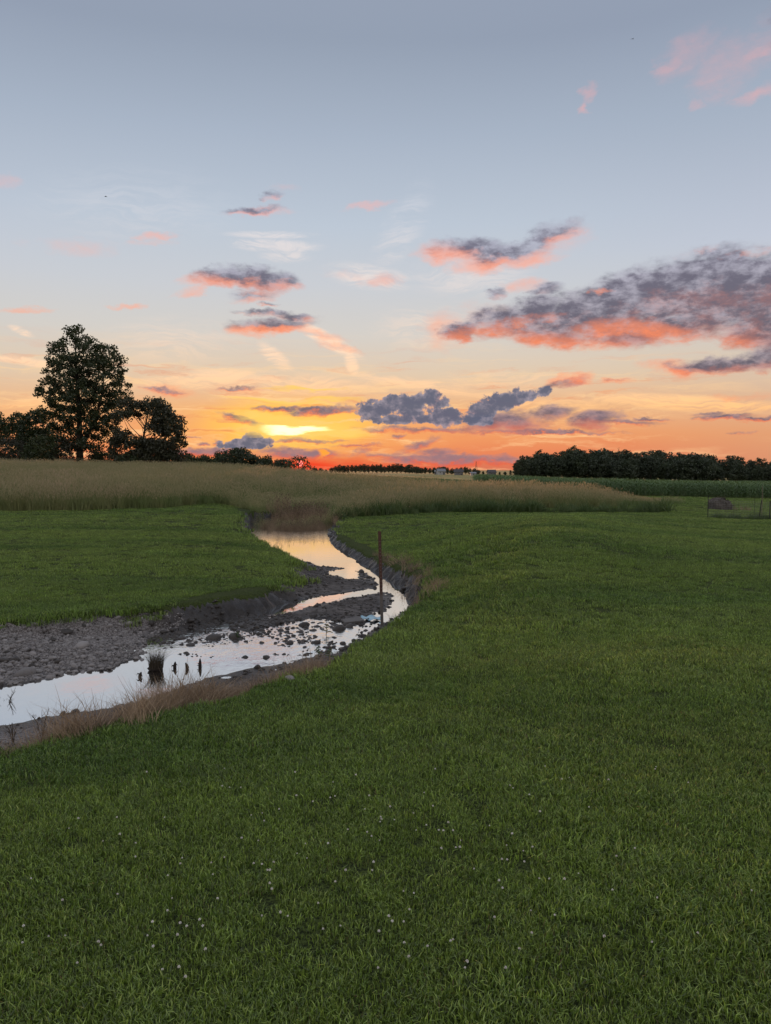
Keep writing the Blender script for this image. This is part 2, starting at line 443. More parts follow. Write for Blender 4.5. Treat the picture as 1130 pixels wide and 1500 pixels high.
    rest = g.mix(g.m('MULTIPLY', of, 0.6), base0, g.mix(g.map(n_out, 0.56, 0.72), lin(216, 164, 160), lin(140, 134, 148)))
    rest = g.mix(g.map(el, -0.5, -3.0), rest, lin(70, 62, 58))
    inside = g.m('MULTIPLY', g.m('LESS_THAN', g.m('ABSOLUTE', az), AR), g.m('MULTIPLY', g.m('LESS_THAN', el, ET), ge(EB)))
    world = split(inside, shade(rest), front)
    out = g.new('ShaderNodeOutputWorld')
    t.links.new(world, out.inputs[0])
    w.cycles.sampling_method = 'MANUAL'
    w.cycles.sample_map_resolution = 512


build_sky()

# ------------------------------------------------------------------ sun: almost set, most of its disc behind bank and bush
sun_data = bpy.data.lights.new('sun', 'SUN')
sun_data.energy = 2.0
sun_data.angle = R(0.53)
sun_data.color = (1.0, 0.42, 0.22)
sun = bpy.data.objects.new('sun', sun_data)
COL.objects.link(sun)
_sd = Vector((math.sin(R(SUN_AZ)) * math.cos(R(1.5)), math.cos(R(SUN_AZ)) * math.cos(R(1.5)), math.sin(R(1.5))))
sun.rotation_euler = (-_sd).to_track_quat('-Z', 'Y').to_euler()

# ------------------------------------------------------------------ helpers for objects
def tag(o, label=None, cat=None, group=None, kind=None):
    if label: o['label'] = label
    if cat: o['category'] = cat
    if group: o['group'] = group
    if kind: o['kind'] = kind
    return o


def link_mesh(name, verts, faces, mats=(), parent=None, smooth=False, mat_idx=None):
    me = bpy.data.meshes.new(name)
    verts = np.asarray(verts, dtype=np.float32)
    if isinstance(faces, np.ndarray):
        n, k = faces.shape
        me.vertices.add(len(verts)); me.vertices.foreach_set('co', verts.ravel())
        me.loops.add(n * k); me.loops.foreach_set('vertex_index', faces.ravel().astype(np.int32))
        me.polygons.add(n)
        me.polygons.foreach_set('loop_start', np.arange(0, n * k, k, dtype=np.int32))
        me.update(calc_edges=True)
    else:
        me.from_pydata(verts.tolist(), [], faces)
        me.update()
    for mt in (mats if isinstance(mats, (list, tuple)) else [mats]):
        me.materials.append(mt)
    if mat_idx is not None:
        me.polygons.foreach_set('material_index', np.asarray(mat_idx, dtype=np.int32))
    if smooth:
        me.polygons.foreach_set('use_smooth', np.ones(len(me.polygons), dtype=bool))
    o = bpy.data.objects.new(name, me)
    COL.objects.link(o)
    if parent: o.parent = parent
    return o


def empty(name, loc, rz=0.0):
    o = bpy.data.objects.new(name, None)
    o.empty_display_size = 0.2
    o.location = loc
    o.rotation_euler = (0, 0, rz)
    COL.objects.link(o)
    return o


class MB:
    """collects tubes, boxes and loose polygons into one mesh"""
    def __init__(self):
        self.v, self.f, self.mi = [], [], []

    def add(self, verts, faces, mi=0):
        b = len(self.v)
        self.v += [tuple(x) for x in verts]
        self.f += [tuple(b + i for i in f) for f in faces]
        self.mi += [mi] * len(faces)

    def tube(self, pts, radii, sides=6, mi=0, cap=True):
        pts = [Vector(p) for p in pts]
        rings = []
        vs = []
        for i, p in enumerate(pts):
            tdir = (pts[min(i + 1, len(pts) - 1)] - pts[max(i - 1, 0)]).normalized()
            a = tdir.orthogonal().normalized() if i == 0 else (prev - tdir * prev.dot(tdir)).normalized()
            prev = a
            bvec = tdir.cross(a)
            r = radii[i] if hasattr(radii, '__len__') else radii
            ring = []
            for k in range(sides):
                th = 2 * math.pi * k / sides
                ring.append(len(vs))
                vs.append(p + a * (r * math.cos(th)) + bvec * (r * math.sin(th)))
            rings.append(ring)
        fs = []
        for r0, r1 in zip(rings, rings[1:]):
            for k in range(sides):
                fs.append((r0[k], r0[(k + 1) % sides], r1[(k + 1) % sides], r1[k]))
        if cap:
            fs.append(tuple(reversed(rings[0])))
            fs.append(tuple(rings[-1]))
        self.add(vs, fs, mi)

    def box(self, c, s, rz=0.0, mi=0):
        cx, cy, cz = c
        hx, hy, hz = s[0] / 2, s[1] / 2, s[2] / 2
        co, si = math.cos(rz), math.sin(rz)
        vs = []
        for dz in (-hz, hz):
            for dx, dy in ((-hx, -hy), (hx, -hy), (hx, hy), (-hx, hy)):
                vs.append((cx + dx * co - dy * si, cy + dx * si + dy * co, cz + dz))
        self.add(vs, [(3, 2, 1, 0), (4, 5, 6, 7), (0, 1, 5, 4), (1, 2, 6, 5), (2, 3, 7, 6), (3, 0, 4, 7)], mi)

    def mesh(self, name, mats, smooth=False):
        me = bpy.data.meshes.new(name)
        me.from_pydata(self.v, [], self.f)
        for mt in (mats if isinstance(mats, (list, tuple)) else [mats]):
            me.materials.append(mt)
        me.polygons.foreach_set('material_index', np.asarray(self.mi, dtype=np.int32))
        if smooth:
            me.polygons.foreach_set('use_smooth', np.ones(len(self.f), dtype=bool))
        me.update()
        return me

    def build(self, name, mats, parent=None, smooth=False):
        o = bpy.data.objects.new(name, self.mesh(name, mats, smooth))
        COL.objects.link(o)
        if parent: o.parent = parent
        return o


# ------------------------------------------------------------------ value noise on arrays
_LAT = RNG.random((256, 256))


def vnoise(x, y):
    xi, yi = np.floor(x).astype(int), np.floor(y).astype(int)
    fx, fy = x - xi, y - yi
    fx = fx * fx * fx * (fx * (fx * 6 - 15) + 10); fy = fy * fy * fy * (fy * (fy * 6 - 15) + 10)
    a = _LAT[xi % 256, yi % 256]; b = _LAT[(xi + 1) % 256, yi % 256]
    c = _LAT[xi % 256, (yi + 1) % 256]; d = _LAT[(xi + 1) % 256, (yi + 1) % 256]
    return (a * (1 - fx) + b * fx) * (1 - fy) + (c * (1 - fx) + d * fx) * fy


def fbm(x, y, oct=4, gain=0.5):
    s, amp, tot = 0.0, 1.0, 0.0
    for k in range(oct):
        s = s + amp * (vnoise(x * 2 ** k + 17.3 * k, y * 2 ** k + 5.1 * k) - 0.5)
        tot += amp
        amp *= gain
    return s / tot * 2


sstep = lambda a, b, x: (lambda t: t * t * (3 - 2 * t))(np.clip((x - a) / (b - a), 0, 1))

# ------------------------------------------------------------------ lie of the land: metres, camera at the origin
WL = -0.72                                                      # water level
_U = [-0.5, -0.25, -0.1, 0.03, 0.2, 0.35, 0.5]
_Y = [0, 3, 6, 10, 16, 24, 32, 42, 60, 80, 110, 200, 550, 3000]
_Z = np.array([
    [0, 0, 0, 0, 0, 0, 0],
    [-.10, -.08, -.04, -.02, 0, 0, 0],
    [-.30, -.24, -.16, -.1, -.05, 0, 0],
    [-.40, -.40, -.38, -.28, -.02, -.08, -.06],
    [-.36, -.40, -.48, -.42, .26, .02, -.14],
    [-.22, -.24, -.48, -.46, .16, -.16, -.3],
    [-.12, -.08, -.36, -.40, -.28, -.34, -.5],
    [.15, .10, -.34, -.44, -.40, -.48, -.68],
    [.8, .60, -.02, -.25, -.5, -.72, -1.0],
    [1.4, 1.05, .32, -.05, -.75, -1.05, -1.3],
    [2.0, 1.5, .55, -.25, -1.1, -1.8, -1.95],
    [1.6, 1.0, .2, -.45, -2.2, -3.2, -3.4],
    [-.5, -.8, -.9, -1.1, -2.4, -4, -4],
    [-2.5, -2.5, -2.5, -2.5, -3, -3, -3]], float)


def _cr(t):
    return [((-t + 2) * t - 1) * t / 2, ((3 * t - 5) * t * t + 2) / 2, ((-3 * t + 4) * t + 1) * t / 2, (t - 1) * t * t / 2]


def z_base(X, Y):
    X = np.asarray(X, float); Y = np.asarray(Y, float)
    u = np.clip(X / np.maximum(Y, 6.0), -0.5, 0.5)
    iu = np.interp(u, _U, np.arange(len(_U)))
    iy = np.interp(np.clip(Y, 0, 2999), _Y, np.arange(len(_Y)))
    u0 = np.clip(np.floor(iu).astype(int), 0, len(_U) - 2); tu = iu - u0
    y0 = np.clip(np.floor(iy).astype(int), 0, len(_Y) - 2); ty = iy - y0
    wu, wy = _cr(tu), _cr(ty)
    z = 0.0
    for a in range(4):
        for b in range(4):
            z = z + wy[a] * wu[b] * _Z[np.clip(y0 + a - 1, 0, len(_Y) - 1), np.clip(u0 + b - 1, 0, len(_U) - 1)]
    return z


def to_plane(px, py, z):
    d = px_dir(px, py)
    k = (z - CAM_H) / d.z
    return d.x * k, d.y * k


def to_land(px, py):
    d = px_dir(px, py)
    ys = np.geomspace(2.0, 400, 4000)
    zr = CAM_H + d.z / d.y * ys
    hit = np.nonzero(zr < z_base(d.x / d.y * ys, ys))[0]
    yy = ys[hit[0]] if len(hit) else 400
    return d.x / d.y * yy, yy


def densify(poly, n=4):
    """closed Catmull-Rom through the points"""
    P = np.asarray(poly, float); N = len(P); out = []
    for i in range(N):
        p0, p1, p2, p3 = P[i - 1], P[i], P[(i + 1) % N], P[(i + 2) % N]
        for k in range(n):
            w = _cr(k / n)
            out.append(w[0] * p0 + w[1] * p1 + w[2] * p2 + w[3] * p3)
    return np.array(out)


def sdf(poly, X, Y):
    """signed distance to a closed polygon, negative inside"""
    P = np.asarray(poly, float)
    d2 = np.full(X.shape, 1e12); inside = np.zeros(X.shape, bool)
    for (x0, y0), (x1, y1) in zip(P, np.roll(P, -1, 0)):
        ex, ey = x1 - x0, y1 - y0
        wx, wy = X - x0, Y - y0
        t = np.clip((wx * ex + wy * ey) / max(ex * ex + ey * ey, 1e-12), 0, 1)
        d2 = np.minimum(d2, (wx - t * ex) ** 2 + (wy - t * ey) ** 2)
        c = ((y0 > Y) != (y1 > Y))
        with np.errstate(divide='ignore', invalid='ignore'):
            inside ^= c & (X < (x1 - x0) * (Y - y0) / (y1 - y0 + 1e-15) + x0)
    return np.where(inside, -np.sqrt(d2), np.sqrt(d2))


WATER = densify([to_plane(x, y, WL) for x, y in [
    (356, 765), (370, 784), (392, 799), (414, 811), (436, 819), (456, 825), (475, 830), (505, 832), (530, 838), (546, 846), (553, 858),
    (551, 862), (532, 864), (496, 870), (460, 876), (430, 883), (385, 885), (335, 896), (322, 897), (289, 908), (256, 923), (217, 935),
    (211, 963), (193, 968), (168, 979), (120, 985), (84, 989), (54, 998), (30, 1004), (0, 1007), (-150, 1030), (-170, 1090), (0, 1062), (39, 1056),
    (90, 1047), (150, 1038), (226, 1024), (256, 1014), (294, 997), (344, 984), (394, 976), (448, 964), (489, 950), (502, 946), (520, 935),
    (545, 922), (569, 910), (596, 892), (606, 878), (598, 860), (590, 848), (557, 833), (533, 812), (508, 800), (480, 783), (486, 770), (476, 762), (372, 761)]], 3)
ISLAND = densify([to_plane(x, y, WL) for x, y in [
    (331, 918), (347, 910), (400, 904), (445, 891), (484, 881), (540, 872), (565, 867), (578, 876), (572, 890), (562, 899), (533, 906),
    (508, 911), (469, 906), (430, 910), (400, 917), (360, 925), (338, 924)]], 3)
PUDDLE = densify([to_plane(x, y, WL + .02) for x, y in [(484, 839), (508, 831), (525, 838), (521, 846), (500, 844)]], 3)
BARE = densify([to_land(x, y) for x, y in [
    (364, 750), (352, 768), (372, 790), (408, 806), (431, 820), (427, 838), (413, 852), (380, 868), (300, 881), (200, 892), (100, 900), (0, 908), (-150, 915),
    (-170, 1140), (0, 1098), (60, 1085), (130, 1068), (200, 1052), (300, 1030), (400, 1000), (470, 974), (520, 948), (556, 924), (590, 906),
    (611, 890), (624, 876), (628, 858), (613, 845), (588, 835), (556, 822), (522, 806), (501, 793), (492, 778), (500, 762), (480, 748)]], 3)
uy = lambda u, y: (u * y, y)
MEADOW = [to_land(-160, 752), to_land(0, 749), to_land(120, 748), to_land(235, 745), to_land(270, 740), to_land(320, 739), to_land(368, 746), to_land(385, 757),
          to_land(440, 761), to_land(488, 760), to_land(530, 757), to_land(570, 754), to_land(640, 750), to_land(720, 747), to_land(800, 746), to_land(880, 744), to_land(950, 741), to_land(1000, 736),
          uy(.385, 50), uy(.34, 51), uy(.2, 56), uy(.03, 70), uy(-.1, 104), uy(-.3, 125), uy(-.6, 130), uy(-.8, 130)]
MEADOW = np.array(MEADOW)


def land(X, Y, detail=True):
    """ground height and the masks that tell the surfaces apart"""
    X = np.asarray(X, float); Y = np.asarray(Y, float)
    zb = z_base(X, Y)
    near = (np.abs(X + 4) < 22) & (Y > 3) & (Y < 48)
    dB = np.full(X.shape, 9.0); dW = np.full(X.shape, 9.0)
    xs, ys = X[near], Y[near]
    if xs.size:
        dB[near] = sdf(BARE, xs, ys) + 0.28 * fbm(xs * 1.5, ys * 1.5, 5, .6)
        dw = sdf(WATER, xs, ys)
        dw = np.maximum(dw, -sdf(ISLAND, xs, ys))
        dw = np.minimum(dw, sdf(PUDDLE, xs, ys))
        dW[near] = dw + 0.07 * fbm(xs * 3.1, ys * 3.1, 4, .6)
    nz = fbm(X * 1.7, Y * 1.7, 4, .55)
    nz2 = fbm(X * 6.0, Y * 6.0, 4, .6)
    bed = np.where(dW > 0, WL + 0.008 + 0.05 * sstep(0, 1.2, dW) + 0.06 * np.clip(dW - .3, 0, 2), WL - 0.035 - 0.16 * sstep(0, .5, -dW))
    bed = bed + (0.034 * nz + 0.032 * nz2) * np.where(dW > 0, .6 + .65 * sstep(.3, 1.2, dW), 0.55)
    bank = sstep(-0.34, 0.12, dB + .10 * nz2)
    bed = np.minimum(bed, zb + 0.05)
    z = bed * (1 - bank) + zb * bank
    z = z - 0.05 * np.exp(-((dB - 0.0) / 0.1) ** 2) * (dB < 9)
    lump = fbm(X * .45, Y * .45, 3) * 0.035 + fbm(X * 2.3, Y * 2.3, 2) * 0.008
    z = z + lump * sstep(0.0, 0.8, dB) * (0.4 + 0.6 * sstep(2, 8, Y))
    # ditch lip along the front of the mown strip: meadow stands on slightly rough ground
    return z, dB, dW


def ground_z(x, y):
    return float(land(np.array([x]), np.array([y]))[0][0])


# ------------------------------------------------------------------ materials
def mat(name, build):
    m = bpy.data.materials.new(name)
    m.use_nodes = True
    m.node_tree.nodes.clear()
    g = NG(m.node_tree)
    sh = build(g)
    out = g.new('ShaderNodeOutputMaterial')
    m.node_tree.links.new(sh, out.inputs[0])
    return m


def principled(g, color, rough=0.8, metallic=0.0, normal=None, spec=0.3, **kw):
    p = g.new('ShaderNodeBsdfPrincipled')
    g.put(p.inputs['Base Color'], color)
    g.put(p.inputs['Roughness'], rough)
    g.put(p.inputs['Metallic'], metallic)
    g.put(p.inputs['Specular IOR Level'], spec)
    if normal is not None: g.put(p.inputs['Normal'], normal)
    for k, v in kw.items(): g.put(p.inputs[k], v)
    return p.outputs[0]


def bump(g, h, strength=0.5, dist=0.02):
    b = g.new('ShaderNodeBump')
    b.inputs['Strength'].default_value = strength
    b.inputs['Distance'].default_value = dist
    g.put(b.inputs['Height'], h)
    return b.outputs[0]


def pos(g):
    return g.new('ShaderNodeNewGeometry').outputs['Position']


def rnd(g):
    return g.new('ShaderNodeObjectInfo').outputs['Random']


def attr(g, name):
    n = g.new('ShaderNodeAttribute')
    n.attribute_name = name
    return n.outputs['Fac']


def leaf_shader(g, col, trans=0.35, rough=0.55, gloss=0.06):
    d = g.new('ShaderNodeBsdfDiffuse'); g.put(d.inputs[0], col)
    tr = g.new('ShaderNodeBsdfTranslucent'); g.put(tr.inputs[0], col)
    gl = g.new('ShaderNodeBsdfGlossy'); gl.inputs[0].default_value = (.8, .8, .8, 1); gl.inputs['Roughness'].default_value = rough
    m1 = g.new('ShaderNodeMixShader'); m1.inputs[0].default_value = trans
    g.t.links.new(d.outputs[0], m1.inputs[1]); g.t.links.new(tr.outputs[0], m1.inputs[2])
    m2 = g.new('ShaderNodeMixShader'); m2.inputs[0].default_value = gloss
    g.t.links.new(m1.outputs[0], m2.inputs[1]); g.t.links.new(gl.outputs[0], m2.inputs[2])
    return m2.outputs[0]


def lawn_color(g, dark=1.0):
    p = pos(g)
    a = g.noise(p, 0.35, 4, .6)
    b = g.noise(p, 2.6, 4, .6)
    c = g.noise(g.mapping(g.v('ADD', p, g.nvec(p, .12, 2, amp=(3, 3, 0))), rot=(0, 0, 1.05), scale=(0.05, 0.42, 1)), 1.0, 3, .5)
    k = lambda c: tuple(x * dark for x in c[:3]) + (1,)
    col = g.mix(g.map(a, .36, .64), k((0.108, 0.192, 0.022)), k((0.165, 0.272, 0.036)))
    col = g.mix(g.m('MULTIPLY', g.map(b, .46, .66), .6), col, k((0.066, 0.132, 0.017)))
    col = g.mix(g.m('MULTIPLY', g.map(c, .43, .58), .8), col, k((0.235, 0.330, 0.050)))  # broad mown streaks, sheen of the grass put into its colour
    # passes of the mower: the sheen of leaning blades put into the colour
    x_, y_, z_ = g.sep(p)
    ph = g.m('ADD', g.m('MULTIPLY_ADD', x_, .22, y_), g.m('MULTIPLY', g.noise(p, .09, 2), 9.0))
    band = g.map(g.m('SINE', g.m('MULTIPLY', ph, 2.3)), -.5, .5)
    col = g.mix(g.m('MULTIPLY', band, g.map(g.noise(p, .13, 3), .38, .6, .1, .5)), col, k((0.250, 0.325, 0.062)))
    return col


M_lawn = mat('lawn_turf', lambda g: principled(g, g.mix(g.map(g.noise(pos(g), 70, 5, .65), .4, .6), (.020, .026, .010, 1), (.080, .105, .028, 1)), 0.95, normal=bump(g, g.noise(pos(g), 60, 3), .8, .02), spec=.1))


def _bed(g):
    p = pos(g)
    n1 = g.noise(p, 1.3, 6, .62)
    n2 = g.noise(p, 9.0, 6, .65)
    n3 = g.noise(p, 45.0, 3, .6)
    wet = attr(g, 'wet')
    gravel = attr(g, 'gravel')
    col = g.mix(g.map(n1, .35, .66), (0.075, 0.063, 0.058, 1), (0.165, 0.145, 0.135, 1))
    col = g.mix(g.m('MULTIPLY', g.map(n2, .42, .62), .7), col, (0.036, 0.029, 0.025, 1))
    col = g.mix(g.m('MULTIPLY', gravel, g.map(n3, .40, .60)), col, (0.26, 0.235, 0.225, 1))
    col = g.mix(g.m('MULTIPLY', wet, .75), col, (0.022, 0.018, 0.016, 1))
    rough = g.m('MULTIPLY_ADD', wet, -0.62, 0.90)
    return principled(g, col, rough, normal=bump(g, g.m('ADD', n2, g.m('MULTIPLY', n3, .6)), .9, .03), spec=.35)


M_bed = mat('creek_mud', _bed)


def _meadow(g):
    p = pos(g)
    n = g.noise(p, .3, 5, .6)
    return principled(g, g.mix(g.map(n, .35, .65), (0.040, 0.055, 0.016, 1), (0.085, 0.078, 0.032, 1)), .95, spec=.05)


M_meadow = mat('meadow_soil', _meadow)


def _far(g):
    p = pos(g)
    y = g.sep(p)
    n = g.noise(g.mapping(p, scale=(.004, .02, 1)), 1.0, 5, .6)
    col = g.mix(g.map(n, .4, .6), (0.30, 0.27, 0.12, 1), (0.40, 0.34, 0.16, 1))
    col = g.mix(g.map(g.noise(p, .5, 4), .45, .7), col, (0.085, 0.10, 0.03, 1))
    return principled(g, col, .95, spec=.05)


M_far = mat('field_ground', _far)


# ------------------------------------------------------------------ the ground, one continuous net shared out by surface
def axis(fine0, fine1, step, lo, hi, grow=1.09):
    c = list(np.arange(fine0, fine1 + step / 2, step))
    s = step
    while c[-1] < hi:
        s *= grow
        c.append(min(c[-1] + s, hi) if c[-1] + s * .5 < hi else hi)
    s = step
    while c[0] > lo:
        s *= grow
        c.insert(0, max(c[0] - s, lo) if c[0] - s * .5 > lo else lo)
    return np.array(c)


gx = axis(-9.0, 3.4, 0.05, -3500, 3500, 1.07)
gy_a = axis(1.6, 22.0, 0.05, -400, 22.0, 1.07)
gy_b = [22.0]
_s = 0.05
while gy_b[-1] < 60:
    _s = min(_s * 1.02, .4)
    gy_b.append(gy_b[-1] + _s)
while gy_b[-1] < 6000:
    _s *= 1.06
    gy_b.append(gy_b[-1] + _s)
gy = np.concatenate([gy_a, gy_b[1:]])
GX, GY = np.meshgrid(gx, gy)
GZ, DB, DW = land(GX, GY)
_dM = np.full(GX.shape, 9.0)
_mk = (GY > 20) & (GY < 140) & (np.abs(GX) < 120)
_dM[_mk] = sdf(MEADOW, GX[_mk], GY[_mk])
nx, ny = len(gx), len(gy)
_i = np.arange(ny * nx).reshape(ny, nx)
quads = np.stack([_i[:-1, :-1], _i[:-1, 1:], _i[1:, 1:], _i[1:, :-1]], -1).reshape(-1, 4)


def land_m(x, y):
    """land() again, but with the height read off the net itself so that nothing planted sinks or floats"""
    _, dB, dW = land(x, y)
    ix = np.interp(x, gx, np.arange(len(gx))); iy = np.interp(y, gy, np.arange(len(gy)))
    i0 = np.clip(ix.astype(int), 0, len(gx) - 2); j0 = np.clip(iy.astype(int), 0, len(gy) - 2)
    tx, ty = ix - i0, iy - j0
    z = (GZ[j0, i0] * (1 - tx) + GZ[j0, i0 + 1] * tx) * (1 - ty) + (GZ[j0 + 1, i0] * (1 - tx) + GZ[j0 + 1, i0 + 1] * tx) * ty
    return z, dB, dW


fc = lambda A: (A[:-1, :-1] + A[:-1, 1:] + A[1:, 1:] + A[1:, :-1]).reshape(-1) / 4
cB, cM, cY, cX = fc(DB), fc(_dM), fc(GY), fc(GX)
LAWN_END = 76.0
region = np.where(cB < 0.04, 1, np.where(cM < 0, 2, np.where(cY < LAWN_END, 0, 3)))
V = np.stack([GX, GY, GZ], -1).reshape(-1, 3)
for r_, (nm, mt_) in enumerate([('lawn_ground', M_lawn), ('creek_bed', M_bed), ('meadow_ground', M_meadow), ('field_ground', M_far)]):
    q = quads[region == r_]
    used, inv = np.unique(q, return_inverse=True)
    o = link_mesh(nm, V[used], inv.reshape(-1, 4), mt_, smooth=True)
    tag(o, kind='structure')
    if nm == 'creek_bed':
        me = o.data
        dw = DW.reshape(-1)[used]; xx = V[used, 0]; yy = V[used, 1]
        a = me.attributes.new('wet', 'FLOAT', 'POINT')
        a.data.foreach_set('value', np.clip(1 - dw / .35 + .5 * fbm(xx * 2, yy * 2, 3), 0, 1).astype(np.float32))
        a = me.attributes.new('gravel', 'FLOAT', 'POINT')
        a.data.foreach_set('value', sstep(-2.2, -3.4, xx + .25 * (yy - 9) + fbm(xx, yy, 3)).astype(np.float32))


# ------------------------------------------------------------------ water
def _water(g):
    p = pos(g)
    rip = g.noise(g.mapping(p, scale=(1, .6, 1)), 7.0, 3, .5)
    fine = g.noise(p, 26.0, 2, .5)
    fast = attr(g, 'fast')
    h = g.m('ADD', g.m('MULTIPLY', rip, g.m('MULTIPLY_ADD', fast, .9, .10)), g.m('MULTIPLY', fine, g.m('MULTIPLY', fast, .35)))
    nrm = bump(g, h, .5, .02)
    gl = g.new('ShaderNodeBsdfGlossy'); gl.inputs[0].default_value = (.95, .95, .95, 1); gl.inputs['Roughness'].default_value = .03
    g.put(gl.inputs['Normal'], nrm)
    d = g.new('ShaderNodeBsdfDiffuse'); d.inputs[0].default_value = (.035, .028, .022, 1)
    fr = g.new('ShaderNodeFresnel'); fr.inputs[0].default_value = 4.5
    g.put(fr.inputs[1], nrm)
    m = g.new('ShaderNodeMixShader')
    g.put(m.inputs[0], g.m('MULTIPLY_ADD', fr.outputs[0], .6, .58, clamp=True))
    g.t.links.new(d.outputs[0], m.inputs[1]); g.t.links.new(gl.outputs[0], m.inputs[2])
    return m.outputs[0]


M_water = mat('creek_water', _water)
wx, wy = np.arange(-13, 3.4, .12), np.arange(5, 37, .12)
WX, WY = np.meshgrid(wx, wy)
wd_ = np.minimum(np.maximum(sdf(WATER, WX, WY), -sdf(ISLAND, WX, WY) - .3), sdf(PUDDLE, WX, WY))
_i = np.arange(WX.size).reshape(WX.shape)
q = np.stack([_i[:-1, :-1], _i[:-1, 1:], _i[1:, 1:], _i[1:, :-1]], -1).reshape(-1, 4)
q = q[fc(wd_) < 1.0]
used, inv = np.unique(q, return_inverse=True)
wv = np.stack([WX, WY, np.full(WX.shape, WL)], -1).reshape(-1, 3)[used]
creek = tag(link_mesh('creek_water', wv, inv.reshape(-1, 4), M_water, smooth=True), kind='structure')
_r0 = np.array([to_plane(x, y, WL) for x, y in [(225, 935), (335, 900), (540, 905), (510, 950), (440, 958), (380, 962), (300, 960), (240, 955)]])
a = creek.data.attributes.new('fast', 'FLOAT', 'POINT')
a.data.foreach_set('value', np.maximum(sstep(.6, -.6, sdf(_r0, wv[:, 0], wv[:, 1])), .75 * sstep(24, 29, wv[:, 1])).astype(np.float32))
RIFFLE = _r0

# ------------------------------------------------------------------ scattered ground cover: nobody could count it
def scatter(name, protos, pts, scale, material=None, tilt=0.15, stretch=None):
    """one stuff object: a cloud of points that carries copies of a few small meshes"""
    pts = np.asarray(pts, dtype=np.float32)
    n = len(pts)
    me = bpy.data.meshes.new(name)
    me.vertices.add(n)
    me.vertices.foreach_set('co', pts.ravel())
    rot = np.stack([RNG.normal(0, tilt, n), RNG.normal(0, tilt, n), RNG.random(n) * 6.2832], -1).astype(np.float32)
    sc = np.asarray(scale, dtype=np.float32)
    if sc.ndim == 1: sc = np.stack([sc, sc, sc], -1)
    if stretch is not None: sc[:, 2] *= stretch
    idx = RNG.integers(0, len(protos), n).astype(np.int32)
    for nm, kind, key, data in (('rot', 'FLOAT_VECTOR', 'vector', rot), ('scl', 'FLOAT_VECTOR', 'vector', sc), ('pick', 'INT', 'value', idx)):
        a = me.attributes.new(nm, kind, 'POINT')
        a.data.foreach_set(key, np.ascontiguousarray(data).ravel())
    o = bpy.data.objects.new(name, me)
    COL.objects.link(o)
    pc = bpy.data.collections.new(name + '_kinds')
    for k, pm in enumerate(protos):
        po = bpy.data.objects.new('%s_kind_%02d' % (name, k), pm)
        pc.objects.link(po)
    ng = bpy.data.node_groups.new(name + '_scatter', 'GeometryNodeTree')
    ng.interface.new_socket('Geometry', in_out='INPUT', socket_type='NodeSocketGeometry')
    ng.interface.new_socket('Geometry', in_out='OUTPUT', socket_type='NodeSocketGeometry')
    N, L = ng.nodes, ng.links
    gi, go = N.new('NodeGroupInput'), N.new('NodeGroupOutput')
    ci = N.new('GeometryNodeCollectionInfo')
    ci.inputs['Collection'].default_value = pc
    ci.inputs['Separate Children'].default_value = True
    ci.inputs['Reset Children'].default_value = True
    ip = N.new('GeometryNodeInstanceOnPoints')
    ip.inputs['Pick Instance'].default_value = True

    def na(nm, kind):
        x = N.new('GeometryNodeInputNamedAttribute')
        x.data_type = kind
        x.inputs[0].default_value = nm
        return x.outputs[0]
    L.new(gi.outputs[0], ip.inputs['Points'])
    L.new(ci.outputs[0], ip.inputs['Instance'])
    L.new(na('pick', 'INT'), ip.inputs['Instance Index'])
    L.new(na('rot', 'FLOAT_VECTOR'), ip.inputs['Rotation'])
    L.new(na('scl', 'FLOAT_VECTOR'), ip.inputs['Scale'])
    L.new(ip.outputs[0], go.inputs[0])
    md = o.modifiers.new('scatter', 'NODES')
    md.node_group = ng
    tag(o, kind='stuff')
    return o


